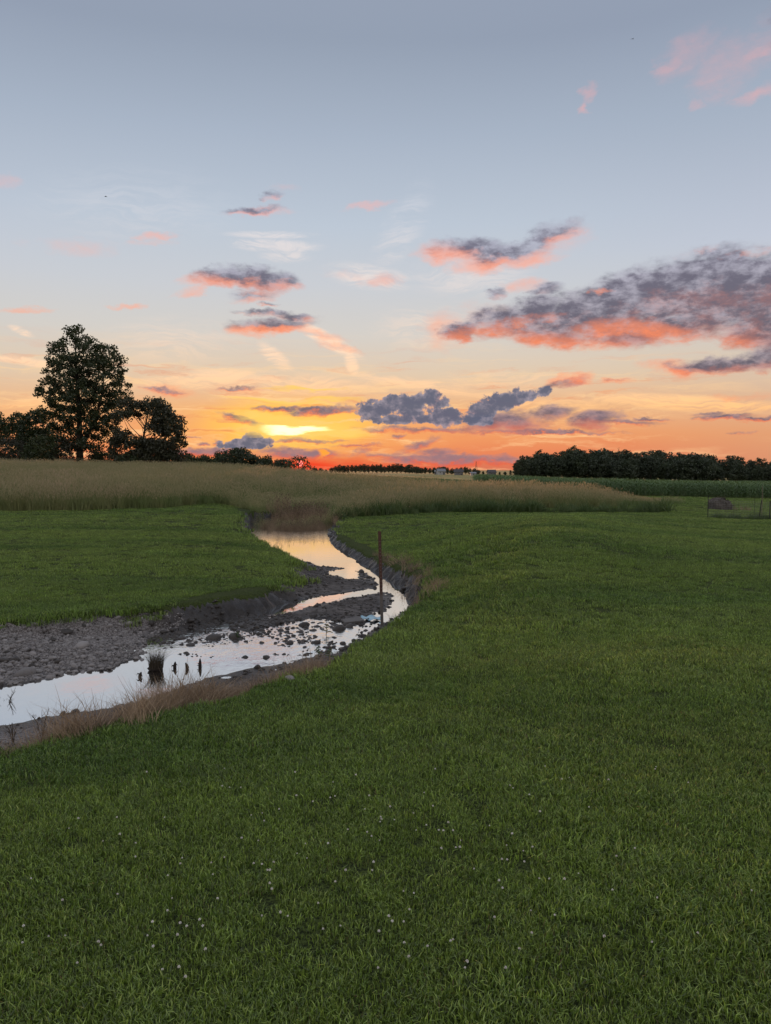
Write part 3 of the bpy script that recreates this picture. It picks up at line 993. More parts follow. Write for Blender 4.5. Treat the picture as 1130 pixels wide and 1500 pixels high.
def blades(rng, n, radius, h0, h1, w, lean=.5, segs=2, mats=(), heads=None, droop=0.5, width_tip=.15, pick=None):
    """a tuft of curved tapering blades; heads = (share, length, width, material index) puts seed heads on stems"""
    vs, fs, mi = [], [], []
    for k in range(n):
        r = radius * math.sqrt(rng.random()); th = rng.random() * 6.2832
        x0, y0 = r * math.cos(th), r * math.sin(th)
        h = h0 + (h1 - h0) * rng.random()
        az = rng.random() * 6.2832
        ln = lean * (0.25 + rng.random())
        dx, dy = math.cos(az), math.sin(az)
        fa = rng.random() * 6.2832
        sx, sy = math.cos(fa), math.sin(fa)
        hw = w * (.6 + .8 * rng.random()) / 2
        bm_ = rng.choice(pick) if pick else 0
        head = heads is not None and rng.random() < heads[0]
        if head: h *= 1.15; hw *= .45; ln *= .6
        prev = None
        S = segs + (1 if head else 0)
        for s in range(S + 1):
            t = s / S
            off = ln * h * t ** 1.8
            z = h * (t - droop * ln * t * t * .5) - (0.02 if s == 0 else 0)
            wd = hw * (1 - (1 - width_tip) * t ** 1.5)
            cx, cy = x0 + dx * off, y0 + dy * off
            cur = (len(vs), len(vs) + 1)
            vs += [(cx - sx * wd, cy - sy * wd, z), (cx + sx * wd, cy + sy * wd, z)]
            if prev:
                fs.append((prev[0], prev[1], cur[1], cur[0])); mi.append(bm_)
            prev = cur
        if head:
            L, W, m_ = heads[1], heads[2], heads[3]
            for q in range(2):
                ax, ay = (sx, sy) if q == 0 else (-sy, sx)
                b = len(vs)
                tx, ty = cx + dx * L * .35, cy + dy * L * .35
                mx, my, mz = (cx + tx) / 2, (cy + ty) / 2, z + L * .42
                vs.extend([(cx, cy, z - L * .1), (mx - ax * W, my - ay * W, mz), (tx, ty, z + L * .85), (mx + ax * W, my + ay * W, mz)])
                fs.append((b, b + 1, b + 2, b + 3)); mi.append(m_)
    me = bpy.data.meshes.new('tuft')
    me.from_pydata(vs, [], fs)
    for mt in mats: me.materials.append(mt)
    me.polygons.foreach_set('material_index', np.array(mi, dtype=np.int32))
    me.update()
    return me


def wedge(y0, y1, per_m2, margin=1.0, half=0.53):
    """random ground points in the part of the place the picture looks at, with a margin"""
    xm0, xm1 = half * y0 + margin, half * y1 + margin
    n = int((y1 - y0) * 2 * xm1 * per_m2)
    x = (RNG.random(n) * 2 - 1) * xm1
    y = y0 + RNG.random(n) * (y1 - y0)
    k = np.abs(x) < half * y + margin
    return x[k], y[k]


# ---- mown lawn
def _blade(k, light):
    def f(g):
        r = rnd(g)
        col = lawn_color(g, k)
        col = g.mix(g.m('MULTIPLY', g.map(r, .4, 1.0), .6), col, light)
        return leaf_shader(g, col, .32, .48, .07)
    return f


M_blade = mat('grass_blade', _blade(1.0, (0.170, 0.300, 0.040, 1)))
M_blade_l = mat('grass_blade_pale', _blade(1.7, (0.40, 0.44, 0.13, 1)))
M_blade_d = mat('grass_blade_deep', _blade(.42, (0.050, 0.090, 0.014, 1)))
M_straw = mat('dry_straw', lambda g: leaf_shader(g, g.mix(rnd(g), (0.20, 0.15, 0.07, 1), (0.13, 0.12, 0.05, 1)), .3, .6, .03))
M_clover = mat('clover_leaf', lambda g: leaf_shader(g, g.mix(rnd(g), (0.085, 0.155, 0.022, 1), (0.12, 0.19, 0.032, 1)), .3, .5, .05))
_r = random.Random(3)
LB = (M_blade, M_blade_l, M_blade_d, M_straw)
lawn_kinds = [blades(_r, 95, .08, .012, .034, .0040, .85, 2, LB, pick=(0, 0, 0, 1, 2, 2), droop=.8) for _ in range(7)]
lawn_kinds += [blades(_r, 64, .08, .015, .038, .0046, .95, 2, LB, pick=(0, 0, 1, 1, 2), droop=.8) for _ in range(3)]
lawn_kinds.append(blades(_r, 70, .08, .014, .034, .0040, .9, 2, LB, pick=(0, 0, 1, 2, 3), droop=.8))


def clover_patch(rng):
    vs, fs = [], []
    for k in range(22):
        x, y = rng.gauss(0, .05), rng.gauss(0, .05)
        z = .025 + .03 * rng.random()
        a0 = rng.random() * 6.28
        for q in range(3):
            a = a0 + q * 2.094
            L, W = .013, .007
            b = len(vs)
            ca, sa = math.cos(a), math.sin(a)
            vs += [(x, y, z), (x + ca * L * .6 - sa * W, y + sa * L * .6 + ca * W, z + .002), (x + ca * L, y + sa * L, z + .003), (x + ca * L * .6 + sa * W, y + sa * L * .6 - ca * W, z + .002)]
            fs.append((b, b + 1, b + 2, b + 3))
    me = bpy.data.meshes.new('clover'); me.from_pydata(vs, [], fs); me.materials.append(M_clover); me.update()
    return me


lawn_kinds += [lawn_kinds[k] for k in range(7)]


def on_lawn(x, y, edge=0.0):
    z, dB, dW = land_m(x, y)
    dm = np.full(x.shape, 9.0)
    far = y > 26
    dm[far] = sdf(MEADOW, x[far], y[far])
    k = (dB > edge - .42 * RNG.random(len(x)) ** 2.5 * (fbm(x * 2, y * 2, 3) > .1)) & (dm > -.25) & (dW > .3)
    return k, z, dB


P_, S_ = [], []
for y0, y1, dens, sc in ((0.0, 1.6, 160, 1.1), (1.6, 4.5, 310, 1.0), (4.5, 8, 210, 1.1), (8, 14, 110, 1.4), (14, 24, 45, 1.9), (24, 40, 15, 2.8), (40, 76, 4.5, 4.2)):
    x, y = wedge(y0, y1, dens, 5.0)
    k, z, dB = on_lawn(x, y, .02)
    grow = 1 + (.5 + .8 * fbm(x * 2.5, y * 2.5, 2)) * np.exp(-np.clip(dB, 0, 3) / .25)
    clump = 1.0 + .30 * np.clip(fbm(x * 1.1, y * 1.1, 3), -.6, .8)
    P_.append(np.stack([x, y, z + .003], -1)[k])
    s_ = (sc * grow * clump * RNG.uniform(.8, 1.25, len(x)))[k]
    S_.append(np.stack([s_ * (1.0), s_, (grow * clump * RNG.uniform(.8, 1.3, len(x)))[k] * (1 + (sc - 1) * .35)], -1))
scatter('lawn_grass', lawn_kinds, np.concatenate(P_), np.concatenate(S_), tilt=.04)

# ---- tall meadow of grass gone to seed
def _tall(g):
    n = g.noise(pos(g), .22, 4, .6)
    c = g.mix(g.map(n, .38, .62), (0.200, 0.265, 0.085, 1), (0.330, 0.330, 0.140, 1))
    return leaf_shader(g, g.mix(g.m('MULTIPLY', rnd(g), .5), c, (0.115, 0.160, 0.055, 1)), .35, .55, .04)


def _seed(g):
    n = g.noise(pos(g), .18, 4, .6)
    c = g.mix(g.map(n, .36, .64), (0.52, 0.43, 0.26, 1), (0.60, 0.46, 0.32, 1))
    c = g.mix(g.m('MULTIPLY', g.map(g.noise(g.mapping(pos(g), scale=(.5, 1, 1)), .10, 4, .6), .42, .6), .7), c, (0.36, 0.37, 0.18, 1))
    return leaf_shader(g, g.mix(rnd(g), c, (0.40, 0.36, 0.19, 1)), .45, .6, .03)


M_tall, M_seed = mat('tall_grass_leaf', _tall), mat('grass_seed_head', _seed)
M_green = mat('green_stem', lambda g: leaf_shader(g, g.mix(rnd(g), (0.065, 0.115, 0.030, 1), (0.115, 0.165, 0.050, 1)), .35, .5, .05))
tall_kinds = [blades(_r, 44, .30, .55, 1.05, .016, .35, 3, (M_tall, M_seed), (.42, .16, .014, 1)) for _ in range(4)]
tall_kinds += [blades(_r, 46, .32, .45, .85, .020, .45, 3, (M_tall, M_seed), (.15, .14, .012, 1))]
P_, S_ = [], []
for y0, y1, dens, sc in ((28, 40, 9, 1.0), (40, 56, 5.5, 1.1), (56, 80, 3.2, 1.3), (80, 130, 1.6, 1.6)):
    x, y = wedge(y0, y1, dens, 9.0)
    dm = sdf(MEADOW, x, y)
    k = dm < -.05
    x, y, dm = x[k], y[k], dm[k]
    z = land_m(x, y)[0]
    s_ = RNG.uniform(.8, 1.15, len(x)) * (.96 + .22 * fbm(x * .25, y * .25, 3))
    low = (.80 + .2 * sstep(-.2, -2.5, dm)) * (1 - .62 * np.exp(-((x + 4.8) / 3.6) ** 2) * sstep(54, 44, y)) * (1 - .6 * sstep(.24, .37, x / y))
    P_.append(np.stack([x, y, z], -1)); S_.append(np.stack([s_ * sc, s_ * sc, s_ * low], -1))
# a fuller, greener fringe where the mower stopped
seg = []
for (x0, y0), (x1, y1) in zip(MEADOW[:17], MEADOW[1:18]):
    n = int(math.hypot(x1 - x0, y1 - y0) * 9)
    tt = RNG.random(n)
    seg.append(np.stack([x0 + (x1 - x0) * tt + RNG.normal(0, .12, n), y0 + (y1 - y0) * tt + .35 + np.abs(RNG.normal(0, .5, n))], -1))
seg = np.concatenate(seg)
zz = land_m(seg[:, 0], seg[:, 1])[0]
P_.append(np.column_stack([seg, zz])); s_ = RNG.uniform(.65, 1.0, len(seg)) * (1 - .62 * np.exp(-((seg[:, 0] + 4.8) / 3.6) ** 2)) * (1 - .6 * sstep(.24, .37, seg[:, 0] / seg[:, 1])); S_.append(np.stack([s_, s_, s_], -1))
fringe_kinds = [blades(_r, 40, .25, .55, .95, .016, 1.0, 4, (M_tall, M_seed), (.25, .14, .012, 1), droop=.75) for _ in range(3)]
fr = seg[RNG.random(len(seg)) < .45]
scatter('meadow_fringe', fringe_kinds, np.column_stack([fr - np.array([0, .25]), land_m(fr[:, 0], fr[:, 1] - .25)[0]]), RNG.uniform(.7, 1.05, len(fr)) * (1 - .62 * np.exp(-((fr[:, 0] + 4.8) / 3.6) ** 2)) * (1 - .6 * sstep(.24, .37, fr[:, 0] / fr[:, 1])), tilt=.1)
scatter('meadow_grass', tall_kinds, np.concatenate(P_), np.concatenate(S_), tilt=.08)

# green weeds and sedge along the wet foot of the meadow
weed_kinds = [blades(_r, 60, .35, .5, 1.0, .030, .5, 3, (M_green,)) for _ in range(3)]
n = 520
px_ = np.where(RNG.random(n) < .7, RNG.uniform(495, 800, n), RNG.uniform(780, 990, n))
wp = np.array([to_land(a, 751 + 8 * (650 - min(a, 650)) / 150) for a in px_]) + np.stack([RNG.normal(0, .2, n), np.abs(RNG.normal(.4, .7, n))], -1)
wz = land_m(wp[:, 0], wp[:, 1])[0]
scatter('green_weeds', weed_kinds, np.column_stack([wp, wz]), np.clip(RNG.normal(.40, .2, n) + .35 * fbm(wp[:, 0] * .8, wp[:, 1] * .8, 3), .2, 1.0), tilt=.22)

# ---- dead growth: bank in front, and the brown brush at the head of the pool
M_dead = mat('dead_grass', lambda g: leaf_shader(g, g.mix(rnd(g), (0.270, 0.190, 0.120, 1), (0.440, 0.325, 0.215, 1)), .25, .6, .03))
M_deadd = mat('dead_stem', lambda g: leaf_shader(g, g.mix(rnd(g), (0.170, 0.120, 0.085, 1), (0.28, 0.205, 0.145, 1)), .2, .6, .03))
dead_kinds = [blades(_r, 46, .12, .10, .34, .0042, .7, 3, (M_dead,), droop=.8) for _ in range(3)] + [blades(_r, 30, .10, .08, .26, .0040, .8, 3, (M_deadd,), droop=.9) for _ in range(2)]
brush_kinds = [blades(_r, 60, .28, .4, 1.05, .013, .45, 3, (M_dead, M_deadd), (.3, .12, .02, 1)) for _ in range(3)]


def along(pxs, n, spread, jx=.08):
    pts = np.array([to_land(*p) for p in pxs])
    L = np.hypot(*np.diff(pts, axis=0).T); cum = np.concatenate([[0], np.cumsum(L)])
    t = RNG.random(n) * cum[-1]
    return np.stack([np.interp(t, cum, pts[:, 0]) + RNG.normal(0, jx, n), np.interp(t, cum, pts[:, 1]) + RNG.normal(0, spread, n)], -1)


b1 = along([(-20, 1096), (60, 1078), (140, 1058), (230, 1035), (300, 1014), (380, 990), (455, 966)], 700, .18)
b2 = along([(215, 1032), (280, 1010), (350, 992), (420, 972), (465, 958)], 1250, .15)
b3 = along([(600, 868), (625, 866), (610, 845), (585, 828), (555, 812)], 160, .25, .2)
b4 = along([(-20, 1080), (80, 1062), (200, 1030)], 160, .12)
bp = np.concatenate([b1, b2, b3, b4])
bz, bB, bW = land_m(bp[:, 0], bp[:, 1])
k = (bW > .02) & (bB < .45) & (RNG.random(len(bp)) < .62 + .9 * fbm(bp[:, 0] * 1.3, bp[:, 1] * 1.3, 3))
bs = np.concatenate([RNG.uniform(.5, 1.0, len(b1)), RNG.uniform(.8, 1.35, len(b2)), RNG.uniform(.6, 1.1, len(b3)), RNG.uniform(.4, .8, len(b4))])
scatter('dead_bank_grass', dead_kinds, np.column_stack([bp, bz])[k], (bs * (.95 + .6 * fbm(bp[:, 0] * 2.1, bp[:, 1] * 2.1, 2)))[k], tilt=.25)
q1 = along([(388, 760), (420, 764), (455, 764), (492, 759)], 150, .45, .3)
q1[:, 1] += .5
q2 = along([(395, 752), (440, 756), (470, 756)], 90, .8, .3); q2[:, 1] += 1.8
qp = np.concatenate([q1, q2])
qz, qB, qW = land_m(qp[:, 0], qp[:, 1])
scatter('dead_brush', brush_kinds, np.column_stack([qp, np.maximum(qz, WL - .05)]), np.concatenate([RNG.uniform(.2, .42, len(q1)), RNG.uniform(.55, .85, len(qp) - len(q1))]), tilt=.18)

# ---- far crops: low leafy rows beyond the meadow, then tall maize on the right
def corn_plant(rng, h):
    mb_v, mb_f = [], []
    for j in range(7):
        z0 = h * (.12 + .12 * j); az = (j % 2) * math.pi + rng.gauss(0, .5)
        L = h * (.34 + .12 * rng.random()); dx, dy = math.cos(az), math.sin(az); W = .045
        ring = []
        for s in range(4):
            t = s / 3
            r = L * t; z = z0 + L * (.75 * t - .75 * t * t * 1.1)
            w = W * (1 - t) * (1 if s else .6) + .004
            ring.append((len(mb_v), len(mb_v) + 1))
            mb_v += [(dx * r - dy * w, dy * r + dx * w, z), (dx * r + dy * w, dy * r - dx * w, z)]
        for a, b in zip(ring, ring[1:]): mb_f.append((a[0], a[1], b[1], b[0]))
    b = len(mb_v); w = .016
    mb_v += [(-w, 0, 0), (w, 0, 0), (w * .5, 0, h * .95), (-w * .5, 0, h * .95), (0, -w, 0), (0, w, 0), (0, w * .5, h * .95), (0, -w * .5, h * .95)]
    mb_f += [(b, b + 1, b + 2, b + 3), (b + 4, b + 5, b + 6, b + 7)]
    return mb_v, mb_f


M_corn = mat('maize_leaf', lambda g: leaf_shader(g, g.mix(rnd(g), (0.085, 0.155, 0.040, 1), (0.14, 0.235, 0.066, 1)), .3, .45, .10))


def corn_row(rng, n, h):
    vs, fs = [], []
    for k in range(n):
        v, f = corn_plant(rng, h * rng.uniform(.88, 1.08))
        b = len(vs); ox = (k - n / 2) * .17; oy = rng.gauss(0, .03)
        a = rng.random() * 6.28; ca, sa = math.cos(a), math.sin(a)
        vs += [(ox + x * ca - y * sa, oy + x * sa + y * ca, z) for x, y, z in v]
        fs += [tuple(b + i for i in q) for q in f]
    me = bpy.data.meshes.new('maize'); me.from_pydata(vs, [], fs); me.materials.append(M_corn); me.update()
    return me


corn_kinds = [corn_row(_r, 8, 1.65) for _ in range(3)]
soy_kinds = [corn_row(_r, 8, .85) for _ in range(2)]
CORN_EDGE = np.array([(12.5, 92), (16, 78), (21, 73), (28, 75), (40, 76), (60, 78)], float)
cp = []
yy = 0
for row in range(150):
    off = row * (.76 + .004 * row)
    xs = np.arange(5, 130, 1.36)
    ye = np.interp(xs, CORN_EDGE[:, 0], CORN_EDGE[:, 1]) + off
    xx = xs + RNG.normal(0, .15, len(xs))
    k = (xx < .58 * ye + 9) & (xx > .12 * ye) & (ye < 262)
    cp.append(np.stack([xx[k], ye[k]], -1))
cp = np.concatenate(cp)
cz = land_m(cp[:, 0], cp[:, 1])[0]
o = scatter('corn_crop', corn_kinds, np.column_stack([cp, cz]), RNG.uniform(.9, 1.1, len(cp)), tilt=.02)
rt = o.data.attributes['rot']
_v = np.zeros(len(cp) * 3, dtype=np.float32); _v[2::3] = RNG.normal(0, .06, len(cp)); rt.data.foreach_set('vector', _v)
sp = []
for row in range(60):
    ye = 97 + row * .85
    xs = np.arange(-14 + row * .05, .125 * ye + 1.0, 1.36)
    sp.append(np.stack([xs + RNG.normal(0, .2, len(xs)), np.full(len(xs), ye) + np.clip(-xs, 0, 30) * .9], -1))
sp = np.concatenate(sp)
sz = land_m(sp[:, 0], sp[:, 1])[0]
o = scatter('green_crop', soy_kinds, np.column_stack([sp, sz]), RNG.uniform(.62, .8, len(sp)), tilt=.02)
rt = o.data.attributes['rot']
_v = np.zeros(len(sp) * 3, dtype=np.float32); _v[2::3] = RNG.normal(0, .06, len(sp)); rt.data.foreach_set('vector', _v)

# ------------------------------------------------------------------ trees
def _leaf(c0, c1, c2, sc=.5):
    def f(g):
        n = g.noise(pos(g), sc, 4, .6)
        r = rnd(g)
        c = g.mix(g.map(n, .36, .64), c0, c1)
        return leaf_shader(g, g.mix(g.m('MULTIPLY', r, .6), c, c2), .30, .5, .05)
    return f


M_leaf = mat('tree_leaf', _leaf((.030, .046, .016, 1), (.058, .082, .026, 1), (.044, .058, .022, 1)))
M_leaf_dusty = mat('purple_tinged_leaf', _leaf((.040, .042, .022, 1), (.062, .066, .032, 1), (.060, .050, .036, 1)))
M_leaf_wood = mat('woodland_leaf', _leaf((.034, .050, .024, 1), (.066, .088, .040, 1), (.050, .066, .040, 1), .25))
M_bark = mat('bark', lambda g: principled(g, g.mix(g.noise(g.mapping(pos(g), scale=(6, 6, 1.2)), 1.0, 4), (.035, .028, .022, 1), (.075, .062, .050, 1)), .9, spec=.1))


def leaf_quads(centers, size, rng, flat=.0):
    """one small folded leaf spray per centre: 4-point faces with random facing"""
    n = len(centers)
    a = rng.normal(size=(n, 3)); a[:, 2] *= (1 - flat); a /= np.linalg.norm(a, axis=1, keepdims=True)
    b = rng.normal(size=(n, 3)); b -= a * np.sum(a * b, 1, keepdims=True); b /= np.linalg.norm(b, axis=1, keepdims=True)
    s = size * rng.uniform(.6, 1.35, n)[:, None]
    c = centers
    v = np.stack([c - a * s * .5, c + b * s * .32 + a * s * .05, c + a * s * .6, c - b * s * .32 - a * s * .05], 1).reshape(-1, 3)
    f = np.arange(4 * n).reshape(n, 4)
    return v, f


def spaced(cands, dist, most):
    """thin random candidates until they stand at least dist apart"""
    keep = []
    for p in cands:
        if all((p[0] - q[0]) ** 2 + (p[1] - q[1]) ** 2 + (p[2] - q[2]) ** 2 > dist * dist for q in keep):
            keep.append(p)
            if len(keep) >= most: break
    return np.array(keep)


def in_poly(poly, x, y):
    ins = np.zeros(x.shape, bool)
    for (x0, y0), (x1, y1) in zip(poly, np.roll(np.asarray(poly), -1, 0)):
        c = ((y0 > y) != (y1 > y))
        ins ^= c & (x < (x1 - x0) * (y - y0) / (y1 - y0 + 1e-12) + x0)
    return ins


def outline_tree(name, D, pxc, outline, label, cat, leafmat, clump, dist, most, per, leaf, depth=.8, trunk=None, group=None, seed=1, twigs=True, gap=0.0):
    """a tree whose height and spread are measured from the photo; the crown is round in depth"""
    rng = np.random.default_rng(seed)
    X0 = (pxc - CX) / F_PX * D
    z0 = ground_z(X0, D) - .1
    to_m = lambda p: ((p[0] - pxc) / F_PX * D, CAM_H + (688 - p[1]) / F_PX * D - z0)
    poly = np.array([to_m(p) for p in outline])
    lo, hi = poly.min(0), poly.max(0)
    n = most * 60
    x = rng.uniform(lo[0], hi[0], n); z = rng.uniform(lo[1], hi[1], n)
    k = in_poly(poly, x, z); x, z = x[k], z[k]
    # depth: as deep as the crown is wide at that height
    hw = np.empty_like(x); mid = np.empty_like(x)
    for i in range(len(x)):
        kk = np.abs(z - z[i]) < .6
        a, b = x[kk].min(), x[kk].max()
        hw[i] = (b - a) / 2; mid[i] = (a + b) / 2
    room = np.sqrt(np.clip(1 - ((x - mid) / (hw + 1e-6)) ** 2, 0.02, 1)) * hw * depth
    y = rng.uniform(-1, 1, len(x)) * room
    if gap:
        hole = fbm(x * .33 + seed, z * .33, 2) > gap
        x, y, z = x[~hole], y[~hole], z[~hole]
    cl = spaced(np.stack([x, y, z], 1), dist, most)
    root = empty(name, (X0, D, z0))
    tag(root, label, cat, group)
    cs = []
    for c in cl:
        rr = clump * rng.uniform(.65, 1.25)
        m_ = int(per * rr / clump)
        d = rng.normal(size=(m_, 3)); d /= np.linalg.norm(d, axis=1, keepdims=True)
        d *= (rng.random((m_, 1)) ** .5) * rr
        d[:, 2] *= .78
        cs.append(c + d)
    v, f = leaf_quads(np.concatenate(cs), leaf, rng)
    link_mesh('crown', v, f, leafmat, root)
    tb = MB()
    tk = trunk or [(pxc, 690, .3), (pxc, (outline[0][1] + 690) / 2, .12)]
    pts = [to_m(p) for p in tk]
    stem = [(p[0], 0, max(p[1], -.2)) for p in pts]
    stem[0] = (stem[0][0], 0, -.3)
    rad = [p[2] for p in tk]
    tb.tube(stem, rad, 8)
    tb.tube([(stem[0][0], 0, -.3), (stem[0][0], 0, .5)], [rad[0] * 1.5, rad[0] * 1.02], 8)
    tb.build('trunk', M_bark, root, True)
    if twigs:
        lb = MB()
        S = np.array(stem)
        for c in cl[::3]:
            zz = max(.4, min(c[2] - abs(c[0]) * rng.uniform(.5, 1.1) - abs(c[1]) * .4 - .5, S[-1, 2]))
            j = np.argmin(np.abs(S[:, 2] - zz))
            sx = np.interp(zz, S[:, 2], S[:, 0])
            s0 = Vector((sx, 0, zz)); e0 = Vector(c)
            mid_ = (s0 + e0) / 2 + Vector((rng.normal(0, .15), rng.normal(0, .15), -.12 * (e0 - s0).length * rng.random()))
            L = (e0 - s0).length
            lb.tube([s0, mid_, e0], [.022 + .009 * L, .016 + .005 * L, .010], 4, cap=False)
        lb.build('limbs', M_bark, root, True)
    return root


zz1 = lambda *pts: [(x / 2.974, 470 + y / 2.974) for x, y in pts]
outline_tree('tall_tree', 105, 118, zz1((300, 42), (350, 36), (400, 50), (402, 95), (440, 100), (480, 120), (530, 145), (536, 190), (548, 220), (540, 250), (566, 280), (560, 320), (575, 345), (530, 380), (525, 430), (500, 470), (505, 530), (460, 560),
                                        (400, 575), (380, 520), (355, 470), (335, 500), (330, 560), (250, 545), (215, 500), (220, 440), (180, 370), (185, 320), (198, 262), (228, 240), (225, 190), (250, 150), (248, 112), (300, 95)),
             'tall lone tree with an airy crown, black against the orange sky', 'tree', M_leaf, .86, 1.22, 260, 120, .30, .8,
             [(119, 690, .52), (118, 650, .46), (119, 610, .34), (117, 570, .24), (115, 535, .15), (116, 500, .06)], seed=4, gap=.42)
# its second leader, bent to the right
_tt = bpy.data.objects['tall_tree']
_l = MB()
_p = [((px_ - 118) / F_PX * 105, .3, CAM_H + (688 - py_) / F_PX * 105 - _tt.location.z) for px_, py_ in ((120, 655), (132, 632), (143, 612), (150, 585), (154, 560), (153, 535))]
_l.tube(_p, [.26, .22, .17, .13, .09, .05], 7)
_l.build('leader', M_bark, _tt, True)
outline_tree('spreading_tree', 98, 220, zz1((505, 470), (520, 400), (545, 352), (580, 345), (610, 362), (645, 360), (690, 345), (735, 372), (745, 400), (770, 412), (800, 436), (806, 470), (785, 492), (806, 540), (800, 585), (785, 640), (500, 640), (492, 560)),
             'broad dense tree right of the tall one, its crown reaching the ground', 'tree', M_leaf_dusty, .72, .86, 330, 90, .27, .8,
             [(206, 690, .22), (208, 660, .18), (214, 630, .12), (220, 600, .05)], seed=9, gap=.5)
outline_tree('leaning_tree', 113, -18, [(-75, 690), (-80, 625), (-50, 600), (-15, 605), (8, 622), (16, 607), (26, 604), (36, 620), (34, 650), (30, 690)],
             'ragged tree at the left edge of the picture', 'tree', M_leaf, .8, .85, 240, 90, .30, .8, [(-16, 690, .25), (-18, 650, .2), (-16, 615, .06)], seed=12, gap=.5)
outline_tree('small_tree', 110, 54, [(28, 690), (30, 640), (38, 612), (47, 604), (58, 596), (66, 612), (72, 630), (80, 650), (84, 690)],
             'small ragged tree close on the left of the tall tree', 'tree', M_leaf, .8, .8, 200, 90, .30, .8, [(54, 690, .2), (53, 650, .15), (56, 610, .05)], seed=14, gap=.55)
for i, (pxc, w, top, D, lab) in enumerate([(14, 56, 640, 103, 'low dark shrub under the ragged tree at the left edge'), (62, 50, 638, 101, 'low dark shrub between the small tree and the tall trunk'), (98, 40, 642, 102, 'dark shrub at the left foot of the tall tree'),
                                           (150, 36, 661, 108, 'low green shrub in the gap between the tall tree and the broad one'), (140, 22, 659, 112, 'small shrub at the right foot of the tall tree'), (190, 34, 663, 95, 'low shrub at the left foot of the broad dense tree'), (-40, 60, 655, 104, 'shrub thicket cut off by the left edge')]):
    outline_tree('shrub', D, pxc, [(pxc - w * .55, 692), (pxc - w * .5, (top + 690) / 2), (pxc - w * .25, top + 4), (pxc, top), (pxc + w * .3, top + 5), (pxc + w * .52, (top + 690) / 2), (pxc + w * .55, 692)],
                 lab, 'shrub', M_leaf if i % 2 else M_leaf_dusty, .5, .55, 90, 46, .22, .7, [(pxc, 692, .07), (pxc, (top + 688) / 2, .03)], 'shrubs under the trees on the left', 20 + i, twigs=False)
for i, (pxc, w, top, D, lab) in enumerate([(351, 62, 657, 140, 'rounded green bush tree standing left of the sunset'), (391, 20, 668, 145, 'little dark bush beside the rounded green bush tree'), (301, 30, 668, 150, 'low dark tree between the broad tree and the rounded bush'), (322, 18, 664, 155, 'small dark tree just left of the rounded bush'),
                                           (279, 22, 666, 150, 'low dark tree next to the broad tree in the far hedge'), (424, 14, 672, 120, 'thin bush just left of the setting sun'), (438, 30, 668, 118, 'sparse bush with the sun shining through it'), (456, 12, 681, 125, 'tiny bush right of the setting sun')]):
    sparse = i >= 5
    outline_tree('bush', D, pxc, [(pxc - w * .5, 697), (pxc - w * .52, (top + 692) / 2), (pxc - w * .3, top + 5), (pxc - w * .05, top), (pxc + w * .25, top + 4), (pxc + w * .5, (top + 690) / 2), (pxc + w * .5, 697)],
                 lab, 'bush', M_leaf_wood if i == 0 else M_leaf, .55 if sparse else .75, .75 if sparse else .7, 40 if sparse else 160, 30 if sparse else 60, .24 if sparse else .34, .8, [(pxc, 697, .10), (pxc, (top + 690) / 2, .05)], 'bushes along the far hedge', 40 + i, twigs=i == 6, gap=.30 if i == 6 else 0)


# the woods across the fields: a few kinds of tree, each standing tree an object of its own
def tree_kind(H, W, seed, n_clump, per, leaf):
    rng = np.random.default_rng(seed)
    n = n_clump * 40
    d = rng.normal(size=(n, 3)); d /= np.linalg.norm(d, axis=1, keepdims=True)
    r = rng.random((n, 1)) ** .4
    p = d * r * np.array([W / 2, W / 2, H * .42])
    p[:, 2] += H * .56
    ph = rng.uniform(0, 6.28, 3)
    p[:, :2] *= (1 + .22 * np.sin(3 * np.arctan2(p[:, 1], p[:, 0]) + ph[0])[:, None])
    p[:, :2] *= np.where(p[:, 2] > H * .6, 1 - .25 * (p[:, 2] - H * .6) / (H * .4), 1)[:, None]
    cl = spaced(p[p[:, 2] > H * .06], W * .135, n_clump)
    cs = []
    for c in cl:
        rr = W * .125 * rng.uniform(.7, 1.4)
        q = rng.normal(size=(per, 3)); q /= np.linalg.norm(q, axis=1, keepdims=True)
        q *= rng.random((per, 1)) ** .4 * rr; q[:, 2] *= .75
        cs.append(c + q)
    v, f = leaf_quads(np.concatenate(cs), leaf, rng)
    crown = link_mesh('crown', v, f, M_leaf_wood)
    tb = MB()
    tb.tube([(0, 0, -.5), (0.1, 0, H * .35), (0, .1, H * .8)], [H * .022, H * .015, H * .004], 6)
    for c in cl[::4]:
        s = Vector((0, 0, min(c[2] * .75, H * .7)))
        tb.tube([s, (s + Vector(c)) / 2 + Vector((0, 0, H * .03)), Vector(c)], [H * .006, H * .004, H * .001], 4, cap=False)
    trunk = tb.build('trunk', M_bark, None, True)
    cm, tm = crown.data, trunk.data
    bpy.data.objects.remove(crown); bpy.data.objects.remove(trunk)
    return cm, tm, H


kinds = [tree_kind(13.5, 9.5, 101, 95, 46, .62), tree_kind(12.5, 8.0, 102, 85, 46, .60), tree_kind(14.0, 8.5, 103, 90, 46, .60), tree_kind(11.0, 9.5, 104, 85, 46, .62), tree_kind(13.0, 7.0, 105, 75, 44, .55)]


def stand(name, k, x, y, z, s, rz, label, cat, group):
    cm, tm, H = kinds[k]
    r = empty(name, (x, y, z), rz)
    r.scale = s
    tag(r, label, cat, group)
    for nm, me in (('crown', cm), ('trunk', tm)):
        c = bpy.data.objects.new(nm, me); COL.objects.link(c); c.parent = r
    return r


